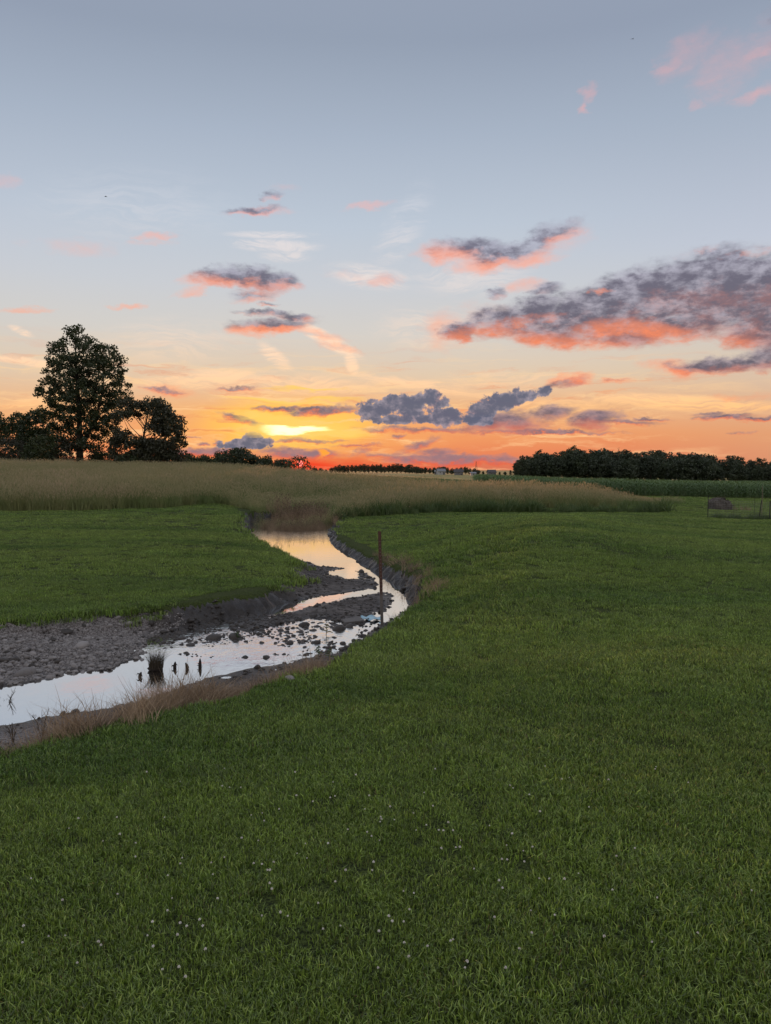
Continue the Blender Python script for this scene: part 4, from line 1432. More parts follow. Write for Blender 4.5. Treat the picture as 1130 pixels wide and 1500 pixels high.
_rw = random.Random(21)
WOOD_TOP = [(752, 668), (765, 667), (785, 664), (812, 660), (835, 657), (870, 656), (900, 659), (925, 660), (950, 660), (980, 664), (1000, 663), (1040, 666), (1070, 670), (1100, 674), (1135, 672), (1230, 668)]
n_w = 0
for row, (D, step, drop) in enumerate(((262, 15.5, 9), (278, 16, 3), (300, 17, 0))):
    pxx = 762 + row * 7
    while pxx < 1225:
        top = np.interp(pxx, [a for a, b in WOOD_TOP], [b for a, b in WOOD_TOP]) + drop + _rw.uniform(-4.0, 5.0)
        x = (pxx - CX) / F_PX * D; dd = D + _rw.uniform(-5, 5)
        z = ground_z(x, dd) - .2
        want = CAM_H + (688 - top) / F_PX * dd - z
        k = _rw.randrange(5)
        s = want / kinds[k][2]
        stand('woodland_tree', k, x, dd, z, (s * _rw.uniform(.9, 1.2), s * _rw.uniform(.9, 1.2), s), _rw.uniform(0, 6.28),
              'dark leafy tree in the wood beyond the maize on the right', 'tree', 'trees of the wood on the right')
        n_w += 1
        pxx += step * _rw.uniform(.75, 1.25)
# the wood's end tree, a little apart and lighter
_D = 258; _x = (765 - CX) / F_PX * _D; _z = ground_z(_x, _D) - .2
_s = (CAM_H + (688 - 667) / F_PX * _D - _z) / kinds[4][2]
_o = stand('woodland_tree', 4, _x, _D, _z, (_s * .8, _s * .8, _s), 1.0, 'narrow pale green tree standing at the left end of the wood', 'tree', 'trees of the wood on the right')
# bare twiggy tree sticking out of the wood's skyline
_D = 285; _x = (906 - CX) / F_PX * _D
_m = MB(); _rt = random.Random(8)
_h = CAM_H + (688 - 655) / F_PX * _D - ground_z(_x, _D)
_m.tube([(0, 0, 0), (.1, 0, _h * .6), (0, 0, _h)], [.25, .15, .03], 5)
for q in range(26):
    z = _h * _rt.uniform(.5, .95); a = _rt.uniform(0, 6.28); L = _h * .16 * (1.3 - z / _h)
    _m.tube([(0, 0, z), (math.cos(a) * L, math.sin(a) * L, z + L * .9)], [.05, .015], 4, cap=False)
_o = _m.build('bare_tree', M_bark, None, True); _o.location = (_x, _D, ground_z(_x, _D))
tag(_o, 'thin bare twiggy treetop rising out of the wood on the right', 'tree')

# the far line of trees under the sunset
for pxx, top, sp in ([(a, 681 + _rw.uniform(-2.5, 2), 1) for a in np.arange(492, 606, 6.0)] + [(a, 684.5 + _rw.uniform(-2.5, 2), 1) for a in np.arange(604, 698, 6.5)] + [(a, 689.5 + _rw.uniform(-2, 1.5), 1) for a in np.arange(700, 764, 8.0)] +
                     [(a, 686 + _rw.uniform(-2, 1.5), 1) for a in np.arange(462, 492, 8.0)] + [(a, 672 + _rw.uniform(-2, 2), 0) for a in np.arange(262, 420, 9.0)]):
    D = (470 if sp else 240) + _rw.uniform(-25, 25)
    x = (pxx - CX) / F_PX * D
    z = ground_z(x, D) - .2
    k = _rw.randrange(5)
    want = max(2.0, CAM_H + (688 - top) / F_PX * D - z)
    s = want / kinds[k][2]
    wx_ = s * _rw.uniform(.8, 1.25)
    stand('distant_tree', k, x, D, z, (wx_, wx_, s), _rw.uniform(0, 6.28),
          'tiny dark tree in the far line of trees under the sunset' if sp else 'dark tree of the far hedge behind the bushes, left of the sun', 'tree', 'trees of the far line under the sunset' if sp else 'trees of the far hedge on the left')

# ------------------------------------------------------------------ small things
def to_ground(px, py):
    """where the line of sight through a photo pixel meets the finished ground or the water"""
    d = px_dir(px, py)
    ys = np.geomspace(4.5, 40, 900)
    z = np.maximum(land(d.x / d.y * ys, ys)[0], -9)
    hit = np.nonzero(CAM_H + d.z / d.y * ys < z)[0]
    y = ys[hit[0]]
    x = d.x / d.y * y
    return x, y, float(z[hit[0]])


paint = lambda nm, c, r=.6, **k: mat(nm, lambda g: principled(g, c, r, **k))

# ---- rusty stake at the water's edge
def _rust(g):
    oc = g.new('ShaderNodeTexCoord').outputs['Object']
    z = g.sep(oc)[2]
    n = g.noise(g.mapping(oc, scale=(1, 1, .25)), 60, 4, .6)
    n2 = g.noise(g.mapping(oc, scale=(1, 1, .5)), 9, 3, .6)
    red = g.mix(n, (.125, .058, .042, 1), (.072, .038, .030, 1))
    grey = g.mix(n, (.125, .105, .095, 1), (.215, .195, .180, 1))
    f = g.map(g.m('ADD', z, g.m('MULTIPLY_ADD', n2, .25, -.12)), .42, .55)
    return principled(g, g.mix(f, grey, red), .75, spec=.3)


M_rust = mat('rusty_steel', _rust)
sx_, sy_, sz_ = to_ground(560, 916)
top_h = CAM_H + (px_dir(556, 778).z / px_dir(556, 778).y) * sy_ - sz_
stake = empty('metal_stake', (sx_, sy_, sz_))
stake.rotation_euler = (0, -math.atan2(4 / F_PX * sy_, top_h), .3)
tag(stake, 'thin rusty steel fence stake standing upright at the edge of the creek', 'stake')
m = MB()
m.box((0, 0, top_h / 2 - .12), (.046, .006, top_h + .24))
m.box((0, .019, top_h / 2 - .12), (.006, .032, top_h + .236))
m.build('shaft', M_rust, stake)
m = MB(); m.box((0, -.006, 0), (.014, .008, .012)); _sm = m.mesh('stud', M_rust)
for k in range(22):
    o = bpy.data.objects.new('stud', _sm); COL.objects.link(o); o.parent = stake; o.location = (0, 0, .12 + k * .055)

# ---- scraps by the stake
M_blue = mat('pale_blue_plastic', lambda g: principled(g, g.mix(g.noise(pos(g), 22, 4), (.30, .50, .62, 1), (.46, .66, .74, 1)), .35, spec=.5))
bx_, by_, bz_ = to_ground(543, 916)
vs, fs = [], []
NX, NY = 14, 6
for j in range(NY):
    for i in range(NX):
        u, v = i / (NX - 1) - .5, j / (NY - 1) - .5
        w = .16 * (1 - 1.2 * abs(u)) * (1 + .3 * math.sin(9 * u))
        vs.append((u * .34, v * w * 1.6, .012 + .014 * math.sin(14 * u + 5 * v) + .012 * math.cos(11 * v - 6 * u)))
for j in range(NY - 1):
    for i in range(NX - 1):
        a = j * NX + i
        fs.append((a, a + 1, a + 1 + NX, a + NX))
o = link_mesh('plastic_sheet', vs, fs, M_blue, smooth=True)
o.location = (bx_, by_, max(bz_, WL) + .02); o.rotation_euler = (.08, 0, -.25)
o.modifiers.new('thickness', 'SOLIDIFY').thickness = .004
tag(o, 'crumpled scrap of pale blue plastic lying at the foot of the stake', 'plastic scrap')
M_slab = mat('grey_slab', lambda g: principled(g, g.mix(g.noise(pos(g), 14, 5), (.11, .10, .095, 1), (.19, .175, .165, 1)), .8, normal=bump(g, g.noise(pos(g), 40, 4), .4, .01)))
cx_, cy_, cz_ = to_ground(517, 915)
bm = bmesh.new()
bmesh.ops.create_cube(bm, size=1)
for v in bm.verts:
    v.co = Vector((v.co.x * .32, v.co.y * .22 * (1 + .3 * v.co.x), v.co.z * .035))
bmesh.ops.bevel(bm, geom=bm.edges[:], offset=.008, segments=2, affect='EDGES')
me = bpy.data.meshes.new('flat_stone'); bm.to_mesh(me); bm.free(); me.materials.append(M_slab)
o = bpy.data.objects.new('flat_stone', me); COL.objects.link(o)
o.location = (cx_, cy_, max(cz_, WL) + .025); o.rotation_euler = (.1, -.07, .35)
tag(o, 'flat grey slab lying in the shallow water left of the blue scrap', 'slab')

# ---- stones: shapes shared by the loose stones
def rock_mesh(seed, flat):
    r = random.Random(seed)
    bm = bmesh.new()
    bmesh.ops.create_icosphere(bm, subdivisions=2, radius=.5)
    off = Vector((r.random() * 50, r.random() * 50, r.random() * 50))
    sc = Vector((1 + r.uniform(-.2, .35), 1 + r.uniform(-.2, .2), flat))
    for v in bm.verts:
        n = mnoise.noise(v.co * 2.0 + off) * .36 + mnoise.noise(v.co * 4.5 + off) * .14
        v.co = Vector([a * b for a, b in zip(v.co * (1 + n), sc)])
    me = bpy.data.meshes.new('stone')
    bm.to_mesh(me); bm.free()
    me.polygons.foreach_set('use_smooth', np.ones(len(me.polygons), dtype=bool))
    return me


def _stone(dark):
    def f(g):
        p = pos(g)
        r = rnd(g)
        oc = g.new('ShaderNodeTexCoord').outputs['Object']
        n = g.noise(oc, 6, 5, .62)
        a, b = ((.034, .028, .025, 1), (.085, .072, .064, 1)) if dark else ((.12, .110, .106, 1), (.44, .41, .40, 1))
        c = g.mix(g.m('ADD', g.m('MULTIPLY', n, .5), g.m('MULTIPLY', r, .5)), a, b)
        c = g.mix(g.m('MULTIPLY', g.map(n, .5, .7), .5), c, (.16, .12, .095, 1) if not dark else (.04, .034, .022, 1))
        return principled(g, c, .45 if dark else .82, normal=bump(g, g.noise(oc, 25, 4), .5, .02), spec=.4 if dark else .25)
    return f


M_stone, M_wet = mat('dry_stone', _stone(False)), mat('wet_stone', _stone(True))
dry_m, wet_m = [], []
for k in range(7):
    a = rock_mesh(60 + k, .62 + .05 * k % .3); a.materials.append(M_stone); dry_m.append(a)
    b = rock_mesh(80 + k, .55 + .06 * k % .3); b.materials.append(M_wet); wet_m.append(b)


def put_stone(me, px, py, size_px, label, group, sink=.28, name='stone'):
    x, y, z = to_ground(px, py)
    s = size_px / F_PX * y
    o = bpy.data.objects.new(name, me); COL.objects.link(o)
    o.location = (x, y, max(z, WL - .02) + s * (.30 - sink))
    o.rotation_euler = (_rw.uniform(-.3, .3), _rw.uniform(-.3, .3), _rw.uniform(0, 6.28))
    o.scale = (s, s * _rw.uniform(.85, 1.1), s * _rw.uniform(.8, 1.05))
    return tag(o, label, 'stone', group)


named = [(38, 989, 25, 0, 'large rounded brownish stone at the left end of the gravel by the pool'), (74, 996, 17, 0, 'grey stone standing in the still pool off the gravel edge'), (70, 1003, 13, 1, 'dark wet stone in the pool in front of the grey one'),
         (18, 1000, 12, 0, 'small stone on the gravel tip at the left edge of the pool'), (55, 985, 11, 0, 'stone right beside the large brownish one'), (120, 948, 22, 0, 'pale flat cobble in the middle of the gravel bar'),
         (104, 984, 13, 1, 'dark stone at the gravel edge right of the grey pool stone'), (96, 927, 15, 1, 'dark clod high on the gravel bar'), (77, 938, 12, 1, 'dark mossy clod on the gravel bar'), (5, 967, 16, 1, 'dark stone on the gravel at the left edge of the picture'),
         (266, 924, 10, 1, 'dark wet stone at the left end of the riffle'), (281, 916, 8, 1, 'small dark stone in the riffle just below the mown bank'), (315, 918, 9, 1, 'upright dark stone at the top of the riffle'), (310, 934, 10, 1, 'dark stone in the middle of the riffle'),
         (279, 966, 16, 1, 'broad dark stone in the water near the stubs'), (346, 952, 24, 1, 'low mossy hump of mud in the riffle'), (268, 955, 15, 1, 'dark flat stone left of the mossy hump'), (445, 930, 17, 1, 'round dark stone in the water below the mud bar'), (465, 937, 11, 1, 'dark stone right of the round one below the mud bar'),
         (460, 944, 14, 1, 'dark stone nearest the bank below the mud bar'), (412, 940, 12, 1, 'wet stone in the lower riffle'), (423, 929, 8, 1, 'small wet stone below the tip of the mud bar'), (407, 929, 9, 1, 'small stone close under the mud bar'), (420, 956, 9, 1, 'small dark stone near the dead bank grass'),
         (592, 862, 8, 1, 'dark stone at the right bank of the narrow stream'), (588, 866, 7, 1, 'small stone in the narrow stream by the right bank'), (425, 997, 18, 0, 'grey boulder half hidden in the dead grass of the near bank'), (497, 940, 20, 1, 'dark clod at the lower bank left of the slab'),
         (571, 893, 9, 1, 'dark stone at the right tip of the mud bar'), (530, 838, 10, 1, 'dark clod beside the small puddle')]
for px, py, sp, dk, lab in named:
    put_stone((wet_m if dk else dry_m)[_rw.randrange(7)], px, py, sp, lab, 'stones lying about the creek')
# cobbles: the biggest ones singly
cnt = 0
while cnt < 170:
    px, py = _rw.uniform(-5, 215), _rw.uniform(935, 1003)
    x, y, z = to_ground(px, py)
    dw = land(np.array([x]), np.array([y]))[2][0]
    if dw < -.05 or py < 925 + px * .04: continue
    put_stone(dry_m[_rw.randrange(7)], px, py, _rw.uniform(4.5, 9.0), 'grey cobble lying on the gravel bar left of the pool', 'cobbles on the gravel bar', .2, 'cobble')
    cnt += 1
cnt = 0
while cnt < 100:
    px, py = _rw.uniform(225, 520), _rw.uniform(905, 968)
    x, y, z = to_ground(px, py)
    if sdf(RIFFLE, np.array([x]), np.array([y]))[0] > .1: continue
    put_stone(wet_m[_rw.randrange(7)], px, py, _rw.uniform(4.5, 9.5), 'small dark wet stone breaking the water of the riffle', 'wet stones in the riffle', .22, 'wet_stone')
    cnt += 1
# gravel and mud crumbs too many to count
small_dry = [dry_m[k] for k in range(5)]
gp = []
n = 46000
x = RNG.uniform(-7.5, -1.4, n); y = RNG.uniform(7.5, 13.5, n)
z, dB, dW = land_m(x, y)
k = (dB < -.05) & (dW > -.05) & (x + .25 * (y - 9) + .6 * fbm(x, y, 3) < -2.2)
scatter('gravel', small_dry, np.stack([x, y, z + .002], 1)[k], (RNG.lognormal(-4.05, .5, n))[k], tilt=.5)
n = 42000
x = RNG.uniform(-9, 2.4, n); y = RNG.uniform(5, 33, n)
z, dB, dW = land_m(x, y)
k = (dB < .06) & (dW > -.10) & (RNG.random(n) < np.clip(.75 - dW * .35 + fbm(x * 1.5, y * 1.5, 3), 0.1, 1))
scatter('mud_crumbs', wet_m, np.stack([x, y, z], 1)[k], (RNG.lognormal(-3.6, .45, n) * (1 + .02 * y))[k], tilt=.5)
n = 5200
x = RNG.uniform(-4.5, .2, n); y = RNG.uniform(8.3, 12.8, n)
k = (sdf(RIFFLE, x, y) < .12) & (fbm(x * 1.6, y * 1.6, 3) > -.22)
zr = np.maximum(land_m(x, y)[0], WL - .006)
scatter('riffle_stones', wet_m, np.stack([x, y, zr], 1)[k], (RNG.lognormal(-3.5, .5, n))[k], tilt=.4)

# ---- clump of sedge on a root ball standing in the pool
M_mudroot = mat('root_mud', lambda g: principled(g, g.mix(g.noise(pos(g), 30, 5), (.022, .017, .014, 1), (.055, .042, .034, 1)), .8, normal=bump(g, g.noise(pos(g), 60, 3), .8, .02)))
M_sedge = mat('dark_sedge', lambda g: leaf_shader(g, g.mix(g.noise(pos(g), 25, 3), (.060, .044, .030, 1), (.110, .085, .052, 1)), .25, .6, .03))
d_ = px_dir(229, 982); kk = (WL - CAM_H) / d_.z
t = empty('sedge_clump', (d_.x * kk, d_.y * kk, WL))
tag(t, 'dark clump of dead sedge on a root ball standing in the pool', 'plant clump')
rb = bpy.data.objects.new('root_ball', wet_m[2].copy()); rb.data.materials.clear(); rb.data.materials.append(M_mudroot)
COL.objects.link(rb); rb.parent = t; rb.scale = (.14, .13, .14); rb.location = (0, 0, .03)
bl = bpy.data.objects.new('blades', blades(random.Random(5), 300, .085, .10, .27, .0042, .75, 3, (M_sedge,))); COL.objects.link(bl); bl.parent = t; bl.location = (0, 0, .05)
m = MB(); _rr = random.Random(9)
for k in range(7):
    a = _rr.uniform(0, 6.28); r0 = .055
    p0 = Vector((math.cos(a) * r0, math.sin(a) * r0, .06)); p2 = Vector((math.cos(a) * (r0 + _rr.uniform(-.01, .04)), math.sin(a) * (r0 + .01), -.05))
    m.tube([p0, (p0 + p2) / 2 + Vector((math.cos(a) * .012, math.sin(a) * .012, .0)), p2], [.005, .004, .003], 4)
m.build('roots', M_mudroot, t, True)

# ---- rotten stubs standing in the pool
for px, py, h, lean, lab in [(205, 992, .06, .3, 'small pointed stub alone in the pool left of the sedge clump'), (256, 979, .08, .12, 'rotten stub just right of the sedge clump'), (274, 980, .075, -.2, 'forked rotten stub between the other two'), (293, 978, .11, .04, 'tallest rotten stub, nearest the dead bank grass')]:
    d_ = px_dir(px, py); kk = (WL - CAM_H) / d_.z
    m = MB(); _rr = random.Random(int(px))
    pts = [(0, 0, -.08), (.004, 0, h * .3), (lean * h * .5, .01, h * .7), (lean * h, 0, h)]
    m.tube(pts, [.022, .020, .015, .005], 7)
    for q in range(3):
        a = _rr.uniform(0, 6.28); z0 = _rr.uniform(.1, .6) * h
        m.tube([(lean * z0 * .7, 0, z0), (math.cos(a) * .022, math.sin(a) * .02, z0 + .012), (math.cos(a) * .036, math.sin(a) * .03, z0 + _rr.uniform(-.02, .035))], [.009, .006, .002], 5)
    o = m.build('tree_stub', M_mudroot, None, True); o.location = (d_.x * kk, d_.y * kk, WL)
    tag(o, lab, 'stub', 'rotten stubs in the pool')

# ---- dead weed skeleton at the left edge, and thin dry stems along the bank
M_twig = mat('dry_twig', lambda g: principled(g, g.mix(rnd(g), (.15, .115, .09, 1), (.10, .08, .065, 1)), .85, spec=.1))


def weed(px, py, h, n, lab, seed):
    x, y, z = to_ground(px, py)
    rr = random.Random(seed)
    t = empty('dead_weed', (x, y, z)); tag(t, lab, 'dead weed', 'dead weeds on the near bank')
    for s in range(n):
        a = rr.uniform(0, 6.28); L = h * rr.uniform(.6, 1)
        m = MB()
        tip = Vector((math.cos(a) * L * .35, math.sin(a) * L * .35, L))
        m.tube([(0, 0, -.03), tip * .5 + Vector((0, 0, .04)), tip], [.0042, .003, .0012], 4)
        for q in range(5):
            t0 = rr.uniform(.35, .95); b0 = tip * t0; a2 = rr.uniform(0, 6.28); l2 = L * rr.uniform(.12, .28)
            m.tube([b0, b0 + Vector((math.cos(a2) * l2 * .6, math.sin(a2) * l2 * .6, l2 * .8))], [.0022, .001], 3, cap=False)
        m.build('stem', M_twig, t)


weed(8, 1056, .34, 6, 'leafless branching weed at the left edge by the pool', 1)
weed(188, 1030, .20, 3, 'short leafless weed on the near bank below the pool', 2)
weed(120, 1040, .13, 4, 'tiny dry weed at the waterline of the near bank', 3)
weed(20, 1090, .22, 5, 'dry weed tuft at the left edge of the lawn', 4)
weed(62, 1082, .24, 5, 'pale leafless weed on the bank near the left edge', 5)

# ---- two leafy weeds by the lower bank
M_broad = mat('broad_leaf', lambda g: leaf_shader(g, g.mix(g.noise(pos(g), 20, 3), (.06, .12, .028, 1), (.10, .165, .04, 1)), .35, .45, .08))
M_yel = mat('yellowing_leaf', lambda g: leaf_shader(g, g.mix(g.noise(pos(g), 20, 3), (.20, .20, .06, 1), (.26, .22, .09, 1)), .35, .5, .05))


def leafy(px, py, h, n, mt, lab, seed):
    x, y, z = to_ground(px, py); rr = random.Random(seed)
    t = empty('leafy_weed', (x, y, max(z, WL))); tag(t, lab, 'weed', 'leafy weeds by the lower bank')
    m = MB(); m.tube([(0, 0, -.03), (.01, 0, h * .5), (0, .01, h)], [.006, .004, .002], 5); m.build('stem', mt, t)
    for k in range(n):
        a = k * 2.4 + rr.random() * .4; z0 = h * (.15 + .8 * k / n); L = h * rr.uniform(.35, .55) * (1.1 - .5 * k / n); W = L * .30
        vs, fs = [], []
        for s in range(5):
            u = s / 4; w = W * math.sin(math.pi * min(u * .85 + .12, 1)); r = L * u; zz = z0 + L * (.55 * u - .6 * u * u)
            vs += [(math.cos(a) * r - math.sin(a) * w, math.sin(a) * r + math.cos(a) * w, zz + .01), (math.cos(a) * r, math.sin(a) * r, zz), (math.cos(a) * r + math.sin(a) * w, math.sin(a) * r - math.cos(a) * w, zz + .01)]
        for s in range(4):
            b = s * 3; fs += [(b, b + 1, b + 4, b + 3), (b + 1, b + 2, b + 5, b + 4)]
        link_mesh('leaf', vs, fs, mt, t, True)


leafy(478, 950, .17, 7, M_yel, 'yellowing seedling standing at the water by the lower bank', 1)
leafy(466, 960, .12, 9, M_broad, 'low green weed at the end of the dead bank grass', 2)
leafy(482, 966, .13, 9, M_broad, 'bushy green weed on the bank below the yellowing seedling', 3)
leafy(348, 955, .10, 7, M_broad, 'little green weed on the mossy hump in the riffle', 4)

# ---- white clover in the lawn
M_petal = mat('clover_petal', lambda g: principled(g, g.mix(rnd(g), (.72, .68, .64, 1), (.85, .83, .80, 1)), .7, spec=.1))


def clover_head(seed, brown=False):
    rr = random.Random(seed)
    m = MB()
    h = .036
    m.tube([(0, 0, -.02), (.003, 0, h * .6), (0, 0, h)], [.0011, .001, .001], 4, mi=1)
    R0 = .0036
    for k in range(26):
        zc = 1 - 2 * (k + .5) / 26; a = k * 2.39996
        if zc < -.55: continue
        r = math.sqrt(1 - zc * zc)
        d = Vector((r * math.cos(a), r * math.sin(a), zc)); s = d.orthogonal().normalized(); u = d.cross(s)
        c = Vector((0, 0, h + .004))
        p0, p1 = c + d * R0 * .35, c + d * R0 * rr.uniform(.95, 1.25)
        w = .0011
        m.add([p0 + s * w * .6, p0 - s * w * .6, p1 - s * w, p1 + d * .0006 + u * .0005, p1 + s * w], [(0, 1, 2, 3, 4)], 0)
        m.add([p0 + u * w * .6, p0 - u * w * .6, p1 - u * w, p1 + d * .0005, p1 + u * w], [(0, 1, 2, 3, 4)], 0)
    return m.mesh('white_clover', (M_petal, M_green))


heads = [clover_head(k) for k in range(5)]
spots = []
_rc = random.Random(17)
while len(spots) < 160:
    if spots and _rc.random() < .3:
        q = _rc.choice(spots); px, py = q[0] + _rc.gauss(0, 34), q[1] + _rc.gauss(0, 26)
    else:
        px, py = _rc.gauss(540, 330), _rc.uniform(1085, 1440)
    if not (5 < px < 1125 and 1080 < py < 1490) or py < 1130 + 10 * (px < 300): continue
    x, y = to_land(px, py)
    if sdf(BARE, np.array([x]), np.array([y]))[0] < .3: continue
    spots.append((px, py, x, y))
zs = land_m(np.array([s[2] for s in spots]), np.array([s[3] for s in spots]))[0]
for (px, py, x, y), z in zip(spots, zs):
    o = bpy.data.objects.new('white_clover', heads[_rc.randrange(5)]); COL.objects.link(o)
    s = _rc.uniform(.7, 1.25)
    o.location = (x, y, z); o.scale = (s, s, s); o.rotation_euler = (_rc.gauss(0, .2), _rc.gauss(0, .2), _rc.uniform(0, 6.28))
    tag(o, 'small white clover flower head in the mown lawn', 'flower', 'white clover flowers in the lawn')

# ---- garden fence on the right
M_post = mat('dark_post', lambda g: principled(g, g.mix(g.noise(pos(g), 8, 4), (.028, .032, .028, 1), (.06, .058, .05, 1)), .7))
M_wire = paint('galvanised_wire', (.42, .42, .42, 1), .6)
M_cane = paint('weathered_cane', (.19, .15, .11, 1), .8)
FD = 33.0
fx = lambda px, D=FD: (px - CX) / F_PX * D
f0 = (fx(1038), FD)
fz = ground_z(*f0)
fence = empty('garden_fence', (f0[0], f0[1], fz)); tag(fence, 'low wire garden fence with thin dark posts at the right edge of the lawn', 'fence')
plist = [(1038, 33.0, .97, .018, 0), (1076, 33.2, .84, .008, 0), (1113, 33.3, .85, .020, .10), (1106, 34.4, .9, .008, 0), (1129, 33.4, .82, .022, 0), (1165, 33.6, .9, .018, 0), (1210, 33.8, .9, .018, 0)]
for px, D, h, r, lean in plist:
    x = fx(px, D); z = ground_z(x, D)
    m = MB(); m.tube([(x - f0[0], D - f0[1], z - fz - .1), (x - f0[0] + lean * .5, D - f0[1], z - fz + h * .5), (x - f0[0] + lean, D - f0[1], z - fz + h)], [r, r, r * .9], 6)
    m.build('post', M_post, fence)
m = MB()
xs = np.arange(0, fx(1210, 33.8) - f0[0], .075)
zf = lambda xx: ground_z(f0[0] + xx, FD + .15 * xx) - fz
zprof = [zf(v) for v in xs]
for v, zz in zip(xs, zprof):
    m.tube([(v, .15 * v, zz), (v, .15 * v, zz + .80)], .0016, 3, cap=False)
for hz in np.arange(.02, .82, .075):
    m.tube([(v, .15 * v, zz + hz) for v, zz in zip(xs[::6], zprof[::6])], .0016, 3, cap=False)
tag(m.build('wire_mesh', M_wire, fence), kind='stuff')
xc = fx(1117, 34.5); zc = ground_z(xc, 34.5)
m = MB(); m.tube([(0, 0, -.1), (.01, 0, .8), (.0, 0, 1.48)], [.016, .014, .010], 6)
o = m.build('garden_cane', M_cane, None); o.location = (xc, 34.5, zc)
tag(o, 'tall thin pale pole rising above the garden fence', 'pole')
# weeds at the foot of the fence
n = 120
x = RNG.uniform(fx(1050), fx(1220), n); y = FD + .15 * (x - f0[0]) + RNG.normal(.25, .25, n)
scatter('fence_weeds', weed_kinds, np.stack([x, y, land_m(x, y)[0]], 1), RNG.uniform(.12, .34, n), tilt=.25)

# ---- brush pile behind the fence
PD = 44.0
pxx = fx(1056, PD); pz = ground_z(pxx, PD)
pile = empty('brush_pile', (pxx, PD, pz)); tag(pile, 'rounded heap of dull brown cut brush on the lawn behind the fence', 'brush pile')
M_brush = mat('cut_brush', lambda g: principled(g, g.mix(g.noise(pos(g), 9, 5), (.060, .052, .046, 1), (.135, .118, .105, 1)), .9, spec=.1))
bm = bmesh.new()
bmesh.ops.create_icosphere(bm, subdivisions=4, radius=1)
for v in bm.verts:
    v.co = Vector([math.copysign(abs(q) ** .62, q) for q in v.co])
    n_ = mnoise.noise(v.co * 2.2) * .16 + mnoise.noise(v.co * 6) * .10
    c = v.co * (1 + n_)
    v.co = Vector((c.x * .58, c.y * .56, max(c.z, -.05) * (.66 - .10 * (c.x > .15))))
me = bpy.data.meshes.new('heap'); bm.to_mesh(me); bm.free(); me.materials.append(M_brush)
o = bpy.data.objects.new('heap', me); COL.objects.link(o); o.parent = pile
m = MB(); _rb = random.Random(33)
for k in range(420):
    a = _rb.uniform(0, 6.28); e = _rb.uniform(0, 1.45)
    c = Vector((math.cos(a) * math.cos(e) * .58, math.sin(a) * math.cos(e) * .56, math.sin(e) * .64))
    d = Vector((_rb.gauss(0, 1), _rb.gauss(0, 1), _rb.gauss(0, .5))).normalized() * _rb.uniform(.08, .24)
    m.tube([c - d, c + d + Vector((0, 0, .02))], [.010, .004], 3, cap=False)
tag(m.build('twigs', M_brush, pile), kind='stuff')
n = 14
x = pxx + RNG.uniform(.5, 1.6, n); y = PD + RNG.uniform(-.6, .3, n)
scatter('brush_scraps', brush_kinds, np.stack([x, y, land_m(x, y)[0]], 1), RNG.uniform(.15, .35, n), tilt=.4)

# ---- far farm: houses, sheds, mast
M_white = mat('white_siding', lambda g: principled(g, g.mix(g.noise(pos(g), 1.5, 4), (.36, .36, .37, 1), (.46, .46, .46, 1)), .7))
M_greyw = paint('grey_siding', (.16, .16, .17, 1), .7)
M_roof = paint('dark_roof', (.085, .080, .085, 1), .8)
M_roofl = paint('pale_metal_roof', (.22, .23, .25, 1), .6)
M_pane = paint('dark_window', (.03, .035, .045, 1), .15, spec=.6)
M_frame = paint('window_frame', (.55, .55, .55, 1), .6)


def house(px, D, w, d, h, rh, wm, rm, lab, rz=0.1, wins=3, door=True):
    x = (px - CX) / F_PX * D; z = ground_z(x, D) - .05
    t = empty('farm_building', (x, D, z), rz); tag(t, lab, 'building', 'buildings of the far farm')
    m = MB(); m.box((0, 0, h / 2), (w, d, h))
    m.add([(-w / 2, -d / 2, h), (-w / 2, d / 2, h), (-w / 2, 0, h + rh * .96), (w / 2, -d / 2, h), (w / 2, d / 2, h), (w / 2, 0, h + rh * .96)], [(0, 2, 1), (3, 4, 5)])
    m.build('wall', wm, t)
    m = MB(); e = .35
    for s in (-1, 1):
        m.add([(-w / 2 - e, s * (d / 2 + e), h - e * rh / (d / 2)), (w / 2 + e, s * (d / 2 + e), h - e * rh / (d / 2)), (w / 2 + e, 0, h + rh), (-w / 2 - e, 0, h + rh),
               (-w / 2 - e, s * (d / 2 + e), h - e * rh / (d / 2) + .15), (w / 2 + e, s * (d / 2 + e), h - e * rh / (d / 2) + .15), (w / 2 + e, 0, h + rh + .15), (-w / 2 - e, 0, h + rh + .15)],
              [(0, 1, 2, 3), (4, 7, 6, 5), (0, 4, 5, 1), (0, 3, 7, 4), (1, 5, 6, 2)])
    m.build('roof', rm, t)
    for k in range(wins):
        wxp = -w / 2 + w * (k + .8) / (wins + .6)
        m = MB(); m.box((wxp, -d / 2 - .03, h * .58), (.6, .08, .7)); wo = m.build('window', M_frame, t)
        m = MB(); m.box((wxp, -d / 2 - .075, h * .58), (.48, .02, .58)); m.build('pane', M_pane, wo)
    if door:
        m = MB(); m.box((w / 2 - .8, -d / 2 - .03, h * .35), (.8, .06, h * .7)); m.build('door', M_roof, t)


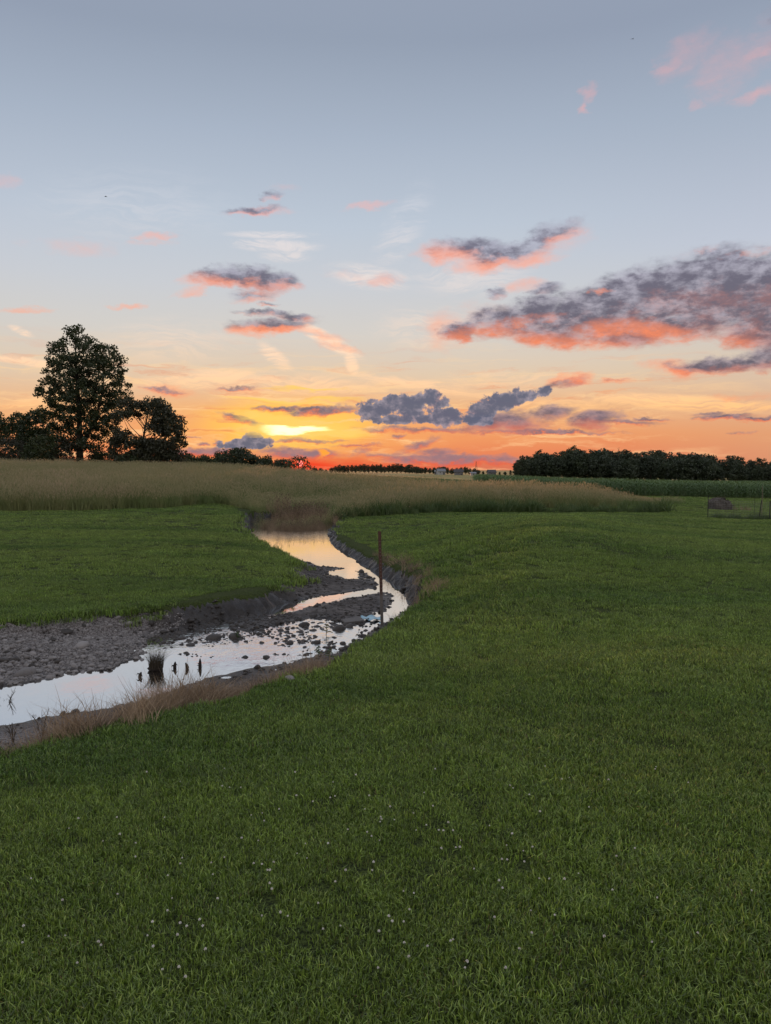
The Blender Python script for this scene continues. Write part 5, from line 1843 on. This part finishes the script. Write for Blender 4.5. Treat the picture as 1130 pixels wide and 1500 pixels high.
house(646, 430, 4.2, 4, 2.0, 1.2, M_white, M_roofl, 'tiny white house with a pale roof in the far farm', .15, 2)
house(640, 436, 2.2, 3, 1.7, .7, M_greyw, M_roofl, 'tiny grey shed left of the white farm house', .0, 1, False)
house(672, 425, 4.8, 5, 1.8, 1.4, M_greyw, M_roof, 'tiny grey farm house with a dark roof left of the mast', -.1, 3)
house(693, 420, 2.8, 3, 1.2, .6, M_white, M_roofl, 'tiny white shed at the foot of the mast', .05, 1, False)
house(720, 430, 4.2, 4, 2.0, 1.3, M_greyw, M_roof, 'tiny dark house among trees right of the mast', .1, 2)
# lattice mast
MD = 440; mx = (697.5 - CX) / F_PX * MD; mz = ground_z(mx, MD)
mast = empty('lattice_mast', (mx, MD, mz)); tag(mast, 'thin lattice mast beside the far farm, dark against the sky', 'mast')
H = CAM_H + (688 - 676) / F_PX * MD - mz
m = MB()
for a in range(3):
    c, s = math.cos(a * 2.094), math.sin(a * 2.094)
    m.tube([(c * 1.1, s * 1.1, -.2), (c * .18, s * .18, H)], [.09, .05], 4)
m.build('leg', M_post, mast)
m = MB()
for k in range(12):
    z0, z1 = H * k / 12, H * (k + 1) / 12
    r0, r1 = 1.1 - .92 * k / 12, 1.1 - .92 * (k + 1) / 12
    for a in range(3):
        b = (a + 1) % 3
        m.tube([(math.cos(a * 2.094) * r0, math.sin(a * 2.094) * r0, z0), (math.cos(b * 2.094) * r1, math.sin(b * 2.094) * r1, z1)], .04, 3, cap=False)
m.build('brace', M_post, mast)

# ---- two birds high up
M_bird = paint('dark_bird', (.03, .03, .032, 1), .8)
for (px, py, D, lab) in ((155, 288, 90, 'tiny dark bird in the sky above the tall tree'), (927, 57, 110, 'tiny dark bird near the top of the sky on the right')):
    d_ = px_dir(px, py); kk = D / d_.y
    m = MB()
    m.tube([(-.13, 0, 0), (-.06, 0, .01), (.05, 0, .01), (.12, 0, .0), (.2, 0, -.005)], [.006, .03, .035, .018, .01], 6)
    for s in (-1, 1):
        m.add([(.06, 0, .015), (-.03, 0, .015), (-.05, s * .16, .06), (.05, s * .17, .065), (-.09, s * .34, .02), (-.04, s * .33, .025)], [(0, 1, 2, 3), (3, 2, 4, 5)])
    o = m.build('bird', M_bird, None); o.location = (d_.x * kk, d_.y * kk, CAM_H + d_.z * kk); o.rotation_euler = (.2, -.1, .5)
    tag(o, lab, 'bird', 'birds in the sky')
